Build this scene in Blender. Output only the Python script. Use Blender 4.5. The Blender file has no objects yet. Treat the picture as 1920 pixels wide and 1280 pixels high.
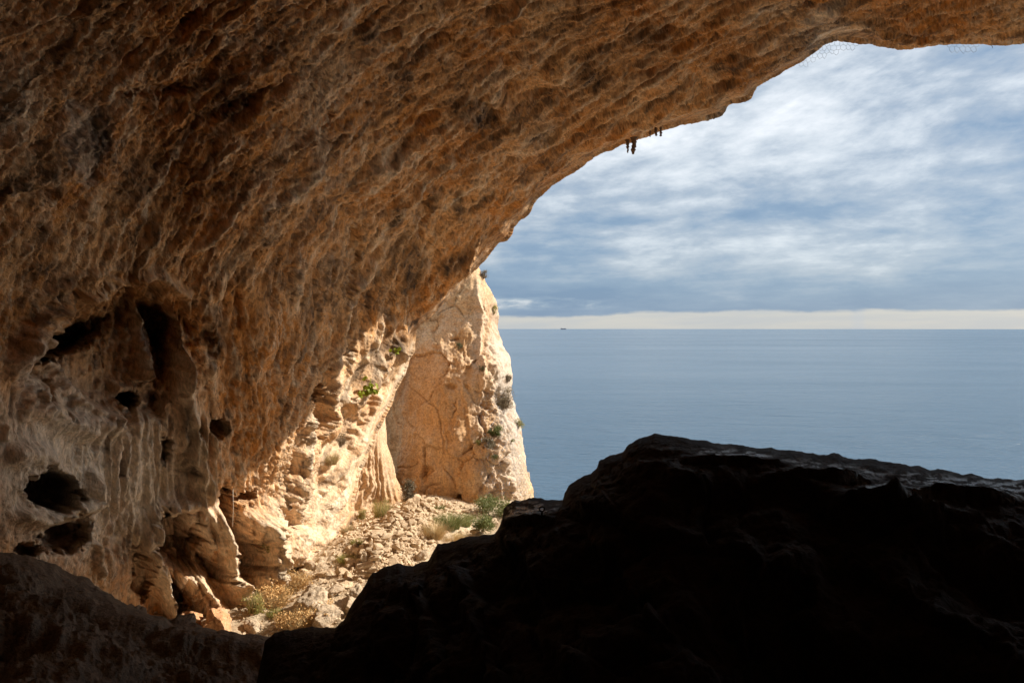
import bpy, bmesh, math, random
import numpy as np
from mathutils import Vector, Matrix, Euler

random.seed(7)
RNG = np.random.default_rng(7)
SC = bpy.context.scene
C = SC.collection
R = math.radians

# ------------------------------------------------------------------ camera
F = 26.0 / 36.0 * 1920.0                 # focal length in photo pixels
CAMZ = 60.0                              # eye height above the sea
PITCH = math.atan(25.2 / F)
cam_d = bpy.data.cameras.new('camera'); cam = bpy.data.objects.new('camera', cam_d); C.objects.link(cam)
cam_d.lens = 26.0; cam_d.sensor_width = 36.0
cam_d.clip_start = 0.1; cam_d.clip_end = 120000
cam.location = (0, 0, CAMZ); cam.rotation_euler = (math.pi/2 - PITCH, 0, 0)
SC.camera = cam

# ------------------------------------------------------------------ sun, sky, exposure
SUN_AZ, SUN_EL = R(79), R(37)            # azimuth clockwise from +Y (the way the camera looks)
SUN = Vector((math.cos(SUN_EL)*math.sin(SUN_AZ), math.cos(SUN_EL)*math.cos(SUN_AZ), math.sin(SUN_EL)))
sl = bpy.data.lights.new('sun', 'SUN'); sl.energy = 4.6; sl.angle = R(0.55); sl.color = (1.0, 0.94, 0.84)
so = bpy.data.objects.new('sun', sl); C.objects.link(so)
so.rotation_euler = SUN.to_track_quat('Z', 'Y').to_euler(); so.location = (30, 30, 120)
SC.view_settings.view_transform = 'Standard'; SC.view_settings.look = 'None'
SC.view_settings.gamma = 1.0; SC.view_settings.use_curve_mapping = False
SC.view_settings.exposure = 0.85
SC.cycles.use_denoising = True
SC.cycles.max_bounces = 8; SC.cycles.diffuse_bounces = 5; SC.cycles.glossy_bounces = 3
SC.cycles.transmission_bounces = 2; SC.cycles.transparent_max_bounces = 6
SC.cycles.sample_clamp_indirect = 6.0

class NT:
    """tiny helper around a node tree"""
    def __init__(s, nt): s.t = nt; s.n = nt.nodes; s.l = nt.links
    def node(s, kind, **kw):
        n = s.n.new(kind)
        for k, v in kw.items():
            if k.startswith('i_'): s.put(n.inputs[k[2:].replace('_', ' ')], v)
            else: setattr(n, k, v)
        return n
    def put(s, sock, v):
        if isinstance(v, bpy.types.NodeSocket): s.l.new(v, sock)
        else: sock.default_value = v
    def m(s, op, a, b=None, c=None, clamp=False):
        n = s.n.new('ShaderNodeMath'); n.operation = op; n.use_clamp = clamp
        s.put(n.inputs[0], a)
        if b is not None: s.put(n.inputs[1], b)
        if c is not None: s.put(n.inputs[2], c)
        return n.outputs[0]
    def xyz(s, x, y, z):
        n = s.n.new('ShaderNodeCombineXYZ')
        for k, v in enumerate((x, y, z)): s.put(n.inputs[k], v)
        return n.outputs[0]
    def noise(s, vec, scale, detail=4, rough=0.55, dist=0.0, lac=2.0):
        n = s.n.new('ShaderNodeTexNoise'); s.put(n.inputs['Vector'], vec)
        n.inputs['Scale'].default_value = scale; n.inputs['Detail'].default_value = detail
        n.inputs['Roughness'].default_value = rough; n.inputs['Distortion'].default_value = dist
        n.inputs['Lacunarity'].default_value = lac
        return n.outputs['Fac']
    def ramp(s, fac, stops, interp='LINEAR'):
        n = s.n.new('ShaderNodeValToRGB'); s.put(n.inputs[0], fac); r = n.color_ramp; r.interpolation = interp
        while len(r.elements) < len(stops): r.elements.new(0.5)
        for e, (p, c) in zip(r.elements, stops):
            e.position = p; e.color = (c, c, c, 1) if isinstance(c, (int, float)) else (*c, 1)
        return n.outputs[0]
    def mix(s, fac, a, b, mode='MIX'):
        n = s.n.new('ShaderNodeMix'); n.data_type = 'RGBA'; n.blend_type = mode
        s.put(n.inputs[0], fac)
        s.put(n.inputs[6], a if isinstance(a, bpy.types.NodeSocket) else (*a, 1))
        s.put(n.inputs[7], b if isinstance(b, bpy.types.NodeSocket) else (*b, 1))
        return n.outputs[2]
    def smooth(s, v, a, b, lo=0.0, hi=1.0):
        n = s.n.new('ShaderNodeMapRange'); n.interpolation_type = 'SMOOTHSTEP'
        s.put(n.inputs[0], v); n.inputs[1].default_value = a; n.inputs[2].default_value = b
        n.inputs[3].default_value = lo; n.inputs[4].default_value = hi
        return n.outputs[0]

W = bpy.data.worlds.new('World'); SC.world = W; W.use_nodes = True
t = NT(W.node_tree); t.n.clear()
tc = t.node('ShaderNodeTexCoord'); sep = t.node('ShaderNodeSeparateXYZ'); t.l.new(tc.outputs['Generated'], sep.inputs[0])
dx, dy, dz = sep.outputs
zc = t.m('MAXIMUM', dz, 0.0)
zz = t.m('ADD', zc, 0.055)
u = t.m('DIVIDE', dx, zz); v = t.m('DIVIDE', dy, zz)
ca, sa = math.cos(R(52)), math.sin(R(52))                 # the cloud streets run away to the left
ua = t.m('ADD', t.m('MULTIPLY', u, ca), t.m('MULTIPLY', v, sa))
va = t.m('SUBTRACT', t.m('MULTIPLY', v, ca), t.m('MULTIPLY', u, sa))
lz = t.m('MULTIPLY', t.m('LOGARITHM', t.m('ADD', zc, 0.13), math.e), 1.0)
sh = t.m('SUBTRACT', lz, t.m('MULTIPLY', dx, t.smooth(zc, 0.06, 0.30, 0.05, 0.85)))
kx = t.m('DIVIDE', dx, t.m('ADD', zc, 0.42)); ky = t.m('DIVIDE', dy, t.m('ADD', zc, 0.42))
def cl(sx, sz, off): return t.xyz(t.m('MULTIPLY', kx, sx), t.m('MULTIPLY_ADD', ky, sx, off), t.m('MULTIPLY', sh, sz))
n_street = t.noise(cl(1.0, 1.9, 3.1), 1.7, 8, 0.58, 0.25)
def cl2(sx, sz, off): return t.xyz(t.m('MULTIPLY', kx, sx), t.m('MULTIPLY_ADD', ky, sx, off), t.m('MULTIPLY', lz, sz))
n_puff = t.noise(cl2(1.5, 1.9, 9.7), 3.0, 9, 0.60, 0.15)
n_fine = t.noise(t.xyz(dx, dy, t.m('MULTIPLY', dz, 2.6)), 7.0, 9, 0.62, 0.25)
n_soft = t.noise(cl(0.8, 1.1, 21.3), 1.0, 3, 0.5, 0.2)
n_line = t.noise(cl(0.9, 3.0, 5.0), 2.6, 8, 0.62, 0.2)
base = t.ramp(zc, [(0.0, 0.10), (0.030, 0.10), (0.055, 0.15), (0.085, 0.33), (0.105, 0.35), (0.140, 0.33),
                   (0.185, 0.48), (0.24, 0.72), (0.33, 0.95), (0.50, 0.80), (1.0, 0.78)])
amp = t.ramp(zc, [(0.0, 0.35), (0.05, 0.55), (0.12, 0.95), (0.3, 1.15), (1.0, 1.0)])
mixn = t.m('ADD', t.m('ADD', t.m('ADD', t.m('MULTIPLY', t.m('SUBTRACT', n_fine, 0.5), 0.85), t.m('MULTIPLY', t.m('SUBTRACT', n_street, 0.5), 1.20)), t.m('MULTIPLY', t.m('SUBTRACT', n_puff, 0.5), 0.95)),
           t.m('ADD', t.m('MULTIPLY', t.m('SUBTRACT', n_soft, 0.5), 0.8), t.m('MULTIPLY', t.m('SUBTRACT', n_line, 0.5), 0.75)))
azr = t.m('ARCTAN2', dx, dy)
cov = t.m('ADD', base, t.m('MULTIPLY', amp, mixn))
# lighter cloud bank low on the left
gl = t.m('MULTIPLY', t.smooth(azr, 0.155, 0.085), t.m('MULTIPLY', t.smooth(zc, 0.022, 0.030), t.smooth(zc, 0.046, 0.036)))
cov = t.m('ADD', cov, t.m('MULTIPLY', gl, t.smooth(n_puff, 0.36, 0.60, 0.05, 0.55)))
col = t.ramp(cov, [(0.0, (.135, .225, .360)), (0.25, (.205, .295, .415)), (0.46, (.35, .415, .495)), (0.66, (.56, .61, .66)),
                   (0.86, (.76, .79, .82)), (1.0, (.90, .91, .92))])
edge = t.m('ADD', zc, t.m('MULTIPLY', t.m('SUBTRACT', n_line, 0.5), 0.014))
edge = t.m('ADD', edge, t.m('MULTIPLY', t.m('SUBTRACT', n_fine, 0.5), 0.020))
creamc = t.mix(t.smooth(n_line, .35, .65), (.43, .455, .475), (.50, .50, .48))
# a distant rain shaft crossing the bright band
shaft = t.m('MULTIPLY', t.smooth(azr, 0.425, 0.437), t.smooth(azr, 0.448, 0.440))
creamc = t.mix(t.m('MULTIPLY', shaft, 0.35), creamc, (.40, .45, .52))
col = t.mix(t.smooth(t.m('ADD', edge, t.smooth(azr, .16, .06, 0, .007)), 0.0250, 0.0195), col, creamc)
nish = t.node('ShaderNodeTexSky', sky_type='NISHITA', sun_disc=False)
nish.sun_elevation = SUN_EL; nish.sun_rotation = SUN_AZ; nish.altitude = 60
bg1 = t.node('ShaderNodeBackground'); t.put(bg1.inputs[0], nish.outputs[0]); bg1.inputs[1].default_value = 0.10
bg2 = t.node('ShaderNodeBackground'); t.put(bg2.inputs[0], col); bg2.inputs[1].default_value = 0.70
ms = t.node('ShaderNodeMixShader'); ms.inputs[0].default_value = 0.90
t.l.new(bg1.outputs[0], ms.inputs[1]); t.l.new(bg2.outputs[0], ms.inputs[2])
wo = t.node('ShaderNodeOutputWorld'); t.l.new(ms.outputs[0], wo.inputs[0])

# ------------------------------------------------------------------ geometry helpers
cp, sp = math.cos(PITCH), math.sin(PITCH)
def at(px, py, d):
    """point at depth d metres along the ray of a photo pixel (works on arrays)"""
    a = (px - 960.0)/F; b = (640.0 - py)/F
    return np.stack([a*d, d*(cp + b*sp), CAMZ + d*(b*cp - sp)], -1)
def depth_at_z(px, py, z):
    b = (640.0 - py)/F
    return (z - CAMZ)/(b*cp - sp)
GZ = CAMZ - 8.4                                            # terrace level
def pnt(px, py, d): return Vector(at(float(px), float(py), float(d)))
def gpt(px, py, z=None):
    z = GZ if z is None else z
    return pnt(px, py, depth_at_z(px, py, z))

_perm = np.random.default_rng(11).permutation(256); _perm = np.concatenate([_perm]*3).astype(np.int64)
_g3 = np.random.default_rng(5).normal(size=(256, 3)); _g3 /= np.linalg.norm(_g3, axis=1)[:, None]
_g3 = _g3.astype(np.float32)
def perlin(x, y, z):
    xi = np.floor(x).astype(np.int64); yi = np.floor(y).astype(np.int64); zi = np.floor(z).astype(np.int64)
    xf = (x - xi).astype(np.float32); yf = (y - yi).astype(np.float32); zf = (z - zi).astype(np.float32)
    xi &= 255; yi &= 255; zi &= 255
    fu = xf*xf*xf*(xf*(xf*6-15)+10); fv = yf*yf*yf*(yf*(yf*6-15)+10); fw = zf*zf*zf*(zf*(zf*6-15)+10)
    def g(i, j, k):
        h = _perm[_perm[_perm[(xi+i) & 255] + ((yi+j) & 255)] + ((zi+k) & 255)]
        v = _g3[h]
        return v[..., 0]*(xf-i) + v[..., 1]*(yf-j) + v[..., 2]*(zf-k)
    def lp(a, b, w): return a + w*(b-a)
    return 1.5*lp(lp(lp(g(0,0,0), g(1,0,0), fu), lp(g(0,1,0), g(1,1,0), fu), fv),
                  lp(lp(g(0,0,1), g(1,0,1), fu), lp(g(0,1,1), g(1,1,1), fu), fv), fw)
def fbm(x, y, z, o=4, gain=0.5, lac=2.03):
    s = 0; a = 1; f = 1
    for k in range(o):
        s = s + a*perlin(x*f + 13.7*k, y*f + 7.1*k, z*f + 3.3*k); a *= gain; f *= lac
    return s
def ridged(x, y, z, o=4, gain=0.5, lac=2.03):
    s = 0; a = 1; f = 1; n = 0
    for k in range(o):
        s = s + a*(1 - 2.2*np.abs(perlin(x*f + 5.7*k, y*f + 17.1*k, z*f + 9.3*k))); n += a; a *= gain; f *= lac
    return s/n
def worley(x, y, seed=0):
    xi = np.floor(x).astype(np.int64); yi = np.floor(y).astype(np.int64)
    f1 = np.full(x.shape, 9.0); f2 = np.full(x.shape, 9.0); idv = np.zeros(x.shape)
    for i in (-1, 0, 1):
        for j in (-1, 0, 1):
            cx = xi+i; cy = yi+j
            h = _perm[(_perm[(cx+seed*17) & 255] + cy) & 255]; h2 = _perm[(h + 91) & 255]; h3 = _perm[(h2+37) & 255]
            d = np.hypot(cx + h/255.0 - x, cy + h2/255.0 - y)
            nr = d < f1
            f2 = np.where(nr, f1, np.minimum(f2, d)); idv = np.where(nr, h3/255.0, idv); f1 = np.minimum(f1, d)
    return f1, f2, idv
def sstep(a, b, x):
    t_ = np.clip((x-a)/(b-a), 0, 1); return t_*t_*(3-2*t_)

def rbf(pts):
    """thin plate interpolation of log depth over the picture directions"""
    p = np.array(pts, float); X = p[:, :2]/1000.0; y = np.log(p[:, 2]); n = len(p)
    d = np.linalg.norm(X[:, None]-X[None], axis=2); K = np.where(d > 0, d*d*np.log(d+1e-12), 0) + np.eye(n)*1e-3
    P = np.c_[np.ones(n), X]; A = np.block([[K, P], [P.T, np.zeros((3, 3))]])
    w = np.linalg.solve(A, np.r_[y, 0, 0, 0])
    def f(px, py):
        s = w[n] + w[n+1]*px/1000 + w[n+2]*py/1000
        for k in range(n):
            dd = (px/1000-X[k, 0])**2 + (py/1000-X[k, 1])**2
            s = s + w[k]*0.5*dd*np.log(dd+1e-12)
        return np.exp(s)
    return f

def seg_dist(px, py, line):
    """distance to a polyline, nearest point, parameter 0..1 along it"""
    best = np.full(px.shape, 1e18); cx = np.zeros(px.shape); cy = np.zeros(px.shape); par = np.zeros(px.shape)
    n = len(line)-1
    for k in range(n):
        (x0, y0), (x1, y1) = line[k], line[k+1]
        vx, vy = x1-x0, y1-y0; L = vx*vx+vy*vy + 1e-9
        tt = np.clip(((px-x0)*vx + (py-y0)*vy)/L, 0, 1); qx = x0+tt*vx; qy = y0+tt*vy
        d = (px-qx)**2 + (py-qy)**2; nr = d < best
        best = np.where(nr, d, best); cx = np.where(nr, qx, cx); cy = np.where(nr, qy, cy); par = np.where(nr, (k+tt)/n, par)
    return np.sqrt(best), cx, cy, par
def inside(px, py, poly):
    r = np.zeros(px.shape, bool); n = len(poly)
    for k in range(n):
        (x0, y0), (x1, y1) = poly[k], poly[(k+1) % n]
        if y0 == y1: continue
        c = ((y0 > py) != (y1 > py)) & (px < (x1-x0)*(py-y0)/(y1-y0) + x0)
        r ^= c
    return r

def link(name, me, mat=None, parent=None, loc=None):
    o = bpy.data.objects.new(name, me); C.objects.link(o)
    if mat and me is not None and not me.materials: me.materials.append(mat)
    if parent: o.parent = parent
    if loc is not None: o.location = loc
    return o
def grid_mesh(name, P, mask, attrs=None, smooth=True):
    """quads over a grid of points (h, w, 3), only where mask (vertices) holds"""
    h, w = P.shape[:2]
    q = mask[:-1, :-1] & mask[1:, :-1] & mask[:-1, 1:] & mask[1:, 1:]
    idx = np.arange(h*w).reshape(h, w)
    f = np.stack([idx[:-1, :-1][q], idx[1:, :-1][q], idx[1:, 1:][q], idx[:-1, 1:][q]], -1)
    used = np.zeros(h*w, bool); used[f.ravel()] = True
    remap = np.cumsum(used)-1; f = remap[f]; V = P.reshape(-1, 3)[used]
    me = bpy.data.meshes.new(name); nf = len(f)
    me.vertices.add(len(V)); me.vertices.foreach_set('co', V.astype(np.float32).ravel())
    me.loops.add(nf*4); me.loops.foreach_set('vertex_index', f.astype(np.int32).ravel())
    me.polygons.add(nf); me.polygons.foreach_set('loop_start', np.arange(0, nf*4, 4, dtype=np.int32))
    me.update(calc_edges=True)
    me.polygons.foreach_set('use_smooth', np.full(nf, smooth))
    if attrs is not None:
        a = me.color_attributes.new('tone', 'FLOAT_COLOR', 'POINT')
        a.data.foreach_set('color', attrs.reshape(-1, 4)[used].astype(np.float32).ravel())
    return me
def normals(P):
    du = np.gradient(P, axis=1); dv = np.gradient(P, axis=0)
    n = np.cross(du, dv); n /= np.linalg.norm(n, axis=-1)[..., None] + 1e-12
    to = np.array([0, 0, CAMZ]) - P
    n *= np.sign((n*to).sum(-1))[..., None]
    return n
def tag(o, label=None, cat=None, group=None, kind=None):
    if label: o['label'] = label
    if cat: o['category'] = cat
    if group: o['group'] = group
    if kind: o['kind'] = kind
    return o
def empty(name, loc, rz=0.0):
    o = bpy.data.objects.new(name, None); C.objects.link(o); o.location = loc; o.rotation_euler = (0, 0, rz)
    o.empty_display_size = 0.2
    return o
def pymesh(name, V, Fc, smooth=False):
    me = bpy.data.meshes.new(name); me.from_pydata([tuple(v) for v in V], [], Fc); me.update()
    if smooth: me.polygons.foreach_set('use_smooth', [True]*len(me.polygons))
    return me

# ------------------------------------------------------------------ materials
def rock_material(name, base, base2, pale, dark, grey, rough=0.85, bump=0.05, sc=1.0, spec=0.3, fine=1.0, use_tone=True, sat=None, wet=False, zs=1.0):
    m = bpy.data.materials.new(name); m.use_nodes = True; t = NT(m.node_tree); t.n.clear()
    tc = t.node('ShaderNodeTexCoord'); co = tc.outputs['Object']
    mz = t.node('ShaderNodeMapping'); t.l.new(co, mz.inputs[0]); mz.inputs['Scale'].default_value = (1, 1, zs); co = mz.outputs[0]
    big = t.noise(co, 0.35*sc, 5, 0.6, 0.6); mid = t.noise(co, 2.2*sc, 6, 0.62, 0.5); sm = t.noise(co, 11.0*sc, 5, 0.65, 0.2)
    mp = t.node('ShaderNodeMapping'); t.l.new(co, mp.inputs[0]); mp.inputs['Scale'].default_value = (1.6, 1.6, 0.28/zs)
    streak = t.noise(mp.outputs[0], 1.3*sc, 6, 0.62, 0.6)
    col = t.mix(t.smooth(big, 0.35, 0.65), base, base2)
    col = t.mix(t.m('MULTIPLY', t.smooth(mid, 0.52, 0.70), 0.50), col, pale)
    col = t.mix(t.m('MULTIPLY', t.smooth(streak, 0.53, 0.72), 0.45), col, pale)
    col = t.mix(t.m('MULTIPLY', t.smooth(streak, 0.44, 0.30), 0.55), col, dark)
    col = t.mix(t.m('MULTIPLY', t.smooth(sm, 0.48, 0.30), 0.35), col, dark)
    if use_tone:
        at_ = t.node('ShaderNodeAttribute', attribute_name='tone'); s3 = t.node('ShaderNodeSeparateColor')
        t.l.new(at_.outputs['Color'], s3.inputs[0])
        brk = t.smooth(mid, 0.30, 0.58, 0.65, 1.0)
        col = t.mix(t.m('MULTIPLY', s3.outputs[2], t.smooth(mid, 0.2, 0.6, 0.6, 1.0)), col, grey)
        col = t.mix(t.m('MULTIPLY', s3.outputs[0], brk), col, pale)
        col = t.mix(t.m('MULTIPLY', s3.outputs[1], t.smooth(mid, 0.62, 0.35, 0.75, 1.0)), col, dark)
    hv = t.node('ShaderNodeHueSaturation'); t.put(hv.inputs['Color'], col)
    t.put(hv.inputs['Value'], t.smooth(sm, 0.28, 0.72, 0.70, 1.25))
    if sat: hv.inputs['Saturation'].default_value = sat
    grit = t.noise(co, 34.0*sc, 4, 0.7)
    vo = t.node('ShaderNodeTexVoronoi', feature='F1'); t.l.new(co, vo.inputs['Vector']); vo.inputs['Scale'].default_value = 7.0*sc
    hh = t.m('ADD', t.m('MULTIPLY', sm, 1.0), t.m('ADD', t.m('MULTIPLY', grit, 0.35*fine), t.m('MULTIPLY', t.m('MINIMUM', vo.outputs['Distance'], 0.5), 0.5*fine)))
    hh = t.m('ADD', hh, t.m('MULTIPLY', mid, 1.6))
    bp = t.node('ShaderNodeBump'); t.put(bp.inputs['Height'], hh); bp.inputs['Strength'].default_value = 1.0; bp.inputs['Distance'].default_value = bump
    b = t.node('ShaderNodeBsdfPrincipled'); t.put(b.inputs['Base Color'], hv.outputs[0]); t.put(b.inputs['Normal'], bp.outputs[0])
    if isinstance(rough, tuple): t.put(b.inputs['Roughness'], t.smooth(mid, 0.35, 0.65, rough[0], rough[1]))
    else: b.inputs['Roughness'].default_value = rough
    b.inputs['Specular IOR Level'].default_value = spec
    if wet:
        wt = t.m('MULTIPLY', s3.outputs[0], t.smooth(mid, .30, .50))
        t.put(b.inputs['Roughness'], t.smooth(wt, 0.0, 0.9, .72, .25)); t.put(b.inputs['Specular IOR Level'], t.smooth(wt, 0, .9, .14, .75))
    o = t.node('ShaderNodeOutputMaterial'); t.l.new(b.outputs[0], o.inputs[0])
    return m
def plain(name, colr, rough=0.8, var=0.25, sc=8.0, metal=0.0, spec=0.3, trans=0.0):
    m = bpy.data.materials.new(name); m.use_nodes = True; t = NT(m.node_tree); t.n.clear()
    tc = t.node('ShaderNodeTexCoord'); n = t.noise(tc.outputs['Object'], sc, 4, 0.6)
    info = t.node('ShaderNodeObjectInfo')
    hv = t.node('ShaderNodeHueSaturation'); hv.inputs['Color'].default_value = (*colr, 1)
    t.put(hv.inputs['Value'], t.m('MULTIPLY', t.smooth(n, 0.25, 0.75, 1-var, 1+var), t.m('MULTIPLY_ADD', info.outputs['Random'], 0.35, 0.82)))
    b = t.node('ShaderNodeBsdfPrincipled'); t.put(b.inputs['Base Color'], hv.outputs[0]); b.inputs['Roughness'].default_value = rough
    b.inputs['Metallic'].default_value = metal; b.inputs['Specular IOR Level'].default_value = spec
    o = t.node('ShaderNodeOutputMaterial')
    if trans > 0:
        tr = t.node('ShaderNodeBsdfTranslucent'); t.put(tr.inputs[0], hv.outputs[0])
        mx = t.node('ShaderNodeMixShader'); mx.inputs[0].default_value = trans
        t.l.new(b.outputs[0], mx.inputs[1]); t.l.new(tr.outputs[0], mx.inputs[2]); t.l.new(mx.outputs[0], o.inputs[0])
    else: t.l.new(b.outputs[0], o.inputs[0])
    return m
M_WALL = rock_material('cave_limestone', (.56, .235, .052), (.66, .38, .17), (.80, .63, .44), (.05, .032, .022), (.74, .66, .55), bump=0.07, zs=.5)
M_PILLAR = rock_material('cliff_limestone', (.50, .285, .125), (.56, .36, .19), (.62, .47, .33), (.30, .17, .08), (.42, .36, .30), bump=0.028, fine=0.5)
M_GROUND = rock_material('terrace_earth', (.46, .33, .20), (.53, .40, .26), (.60, .48, .34), (.27, .18, .10), (.42, .36, .28), bump=0.05, sc=1.6)
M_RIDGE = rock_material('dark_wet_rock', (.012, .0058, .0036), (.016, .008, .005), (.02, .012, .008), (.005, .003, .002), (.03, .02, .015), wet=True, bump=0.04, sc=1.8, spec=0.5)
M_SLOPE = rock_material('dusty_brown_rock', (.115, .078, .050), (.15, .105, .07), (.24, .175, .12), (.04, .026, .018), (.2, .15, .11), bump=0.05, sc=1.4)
M_BACK = rock_material('inner_rock', (.36, .20, .09), (.42, .24, .11), (.5, .34, .2), (.15, .08, .04), (.1, .08, .06), use_tone=False)
M_STONE = rock_material('loose_limestone', (.50, .35, .21), (.60, .45, .29), (.66, .53, .38), (.30, .20, .12), (.4, .35, .3), use_tone=False, bump=0.02, sc=2.2)
M_BOULDER = rock_material('boulder_limestone', (.47, .34, .22), (.55, .42, .28), (.62, .50, .37), (.24, .18, .13), (.4, .35, .3), use_tone=False, bump=0.035, sc=1.8)
M_ORANGE = rock_material('orange_limestone', (.55, .27, .12), (.58, .34, .18), (.64, .46, .32), (.33, .14, .06), (.4, .35, .3), use_tone=False, bump=0.035, sc=1.5)

# ------------------------------------------------------------------ sea
def make_sea():
    m = bpy.data.materials.new('sea_water'); m.use_nodes = True; t = NT(m.node_tree); t.n.clear()
    tc = t.node('ShaderNodeTexCoord'); co = tc.outputs['Object']
    mp = t.node('ShaderNodeMapping'); t.l.new(co, mp.inputs[0]); mp.inputs['Scale'].default_value = (0.55, 1.25, 1); mp.inputs['Rotation'].default_value = (0, 0, 0.25)
    w1 = t.noise(mp.outputs[0], 0.28, 6, 0.62, 0.5); w2 = t.noise(mp.outputs[0], 0.045, 4, 0.55, 0.4)
    mp2 = t.node('ShaderNodeMapping'); t.l.new(co, mp2.inputs[0]); mp2.inputs['Scale'].default_value = (0.25, 1.0, 1); mp2.inputs['Rotation'].default_value = (0, 0, -0.12)
    gust = t.noise(mp2.outputs[0], 0.0035, 6, 0.62, 0.8); far = t.noise(mp2.outputs[0], 0.0006, 4, 0.55, 0.6)
    hh = t.m('ADD', t.m('MULTIPLY', w1, 0.9), t.m('MULTIPLY', w2, 2.4))
    bp = t.node('ShaderNodeBump'); t.put(bp.inputs['Height'], hh); bp.inputs['Distance'].default_value = 2.4
    t.put(bp.inputs['Strength'], t.smooth(gust, 0.35, 0.65, 0.50, 0.85))
    b = t.node('ShaderNodeBsdfPrincipled')
    t.put(b.inputs['Base Color'], t.mix(t.smooth(far, .35, .65), (.036, .078, .125), (.055, .100, .150)))
    t.put(b.inputs['Roughness'], t.smooth(gust, 0.36, 0.64, 0.17, 0.26)); b.inputs['IOR'].default_value = 1.333
    b.inputs['Specular IOR Level'].default_value = 0.5
    t.put(b.inputs['Normal'], bp.outputs[0])
    o = t.node('ShaderNodeOutputMaterial'); t.l.new(b.outputs[0], o.inputs[0])
    V = []; Fc = []; rings = [20, 200, 1000, 5000, 15000, 46000]; n = 128
    for r in rings:
        for k in range(n):
            a = 2*math.pi*k/n; V.append((r*math.sin(a), r*math.cos(a), 0))
    for i in range(len(rings)-1):
        for k in range(n):
            a = i*n+k; b_ = i*n+(k+1) % n; Fc.append((a, a+n, b_+n, b_))
    Fc.append(tuple(range(n)))
    tag(link('sea', pymesh('sea', V, Fc, True), m), kind='structure')
make_sea()

# ------------------------------------------------------------------ feature painting in surface coordinates
class Paint:
    def __init__(s, px, py):
        s.px, s.py = px, py; s.disp = np.zeros(px.shape); s.ray = np.zeros(px.shape); s.tone = np.zeros(px.shape+(4,)); s.tone[..., 3] = 1
        # a little wobble so that nothing drawn below has a clean outline
        s.wx = px + 7*fbm(px/38, py/38, 1.5*np.ones_like(px), 3); s.wy = py + 7*fbm(px/38, py/38, 8.5*np.ones_like(px), 3)
    def box(s, x0, y0, x1, y1):
        iy = np.where((s.py[:, 0] >= y0) & (s.py[:, 0] <= y1))[0]; ix = np.where((s.px[0] >= x0) & (s.px[0] <= x1))[0]
        if len(iy) < 2 or len(ix) < 2: return None
        return (slice(iy[0], iy[-1]+1), slice(ix[0], ix[-1]+1))
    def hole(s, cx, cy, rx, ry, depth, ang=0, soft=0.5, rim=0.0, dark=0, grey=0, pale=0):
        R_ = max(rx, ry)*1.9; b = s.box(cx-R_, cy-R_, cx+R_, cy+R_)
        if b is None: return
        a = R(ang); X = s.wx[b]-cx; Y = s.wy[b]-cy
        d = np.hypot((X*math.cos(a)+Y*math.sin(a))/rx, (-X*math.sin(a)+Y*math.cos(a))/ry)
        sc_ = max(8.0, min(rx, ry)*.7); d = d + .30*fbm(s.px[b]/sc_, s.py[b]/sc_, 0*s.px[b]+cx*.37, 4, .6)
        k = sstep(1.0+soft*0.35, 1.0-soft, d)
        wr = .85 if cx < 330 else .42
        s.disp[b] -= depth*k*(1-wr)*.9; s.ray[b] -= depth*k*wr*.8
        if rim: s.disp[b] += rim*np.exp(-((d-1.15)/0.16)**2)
        dark = dark*.45  # shade painted into deep hollows; stain in the shallow ones
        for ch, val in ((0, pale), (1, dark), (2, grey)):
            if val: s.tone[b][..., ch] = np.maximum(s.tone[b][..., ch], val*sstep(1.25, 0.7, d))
    def patch(s, cx, cy, rx, ry, ang=0, pale=0, dark=0, grey=0, soft=0.7):
        R_ = max(rx, ry)*1.7; b = s.box(cx-R_, cy-R_, cx+R_, cy+R_)
        if b is None: return
        a = R(ang); X = s.wx[b]-cx; Y = s.wy[b]-cy
        d = np.hypot((X*math.cos(a)+Y*math.sin(a))/rx, (-X*math.sin(a)+Y*math.cos(a))/ry)
        k = sstep(1+soft*.5, 1-soft, d)
        for ch, val in ((0, pale), (1, dark), (2, grey)):
            if val: s.tone[b][..., ch] = np.maximum(s.tone[b][..., ch], val*k)
    def ridge(s, line, w, h, w2=None, pale=0, dark=0, grey=0, taper=True, sharp=1.0):
        w2 = w2 or w; xs = [p[0] for p in line]; ys = [p[1] for p in line]; R_ = max(w, w2)*3+10
        b = s.box(min(xs)-R_, min(ys)-R_, max(xs)+R_, max(ys)+R_)
        if b is None: return
        wk = min(1.0, .25 + max(w, w2)/16.0)
        d, _, _, par = seg_dist(s.px[b] + (s.wx[b]-s.px[b])*wk, s.py[b] + (s.wy[b]-s.py[b])*wk, line)
        ww = w + (w2-w)*par
        prof = np.exp(-(d/ww)**2*1.2) if sharp == 1.0 else np.clip(1-(d/(ww*1.3)), 0, 1)**sharp
        if taper: prof = prof*sstep(0, 0.18, par+0.02)*sstep(0, 0.18, 1.02-par)
        s.disp[b] += h*prof*.62; s.ray[b] += h*prof*.38
        for ch, val in ((0, pale), (1, dark), (2, grey)):
            if val: s.tone[b][..., ch] = np.maximum(s.tone[b][..., ch], val*prof)

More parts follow.
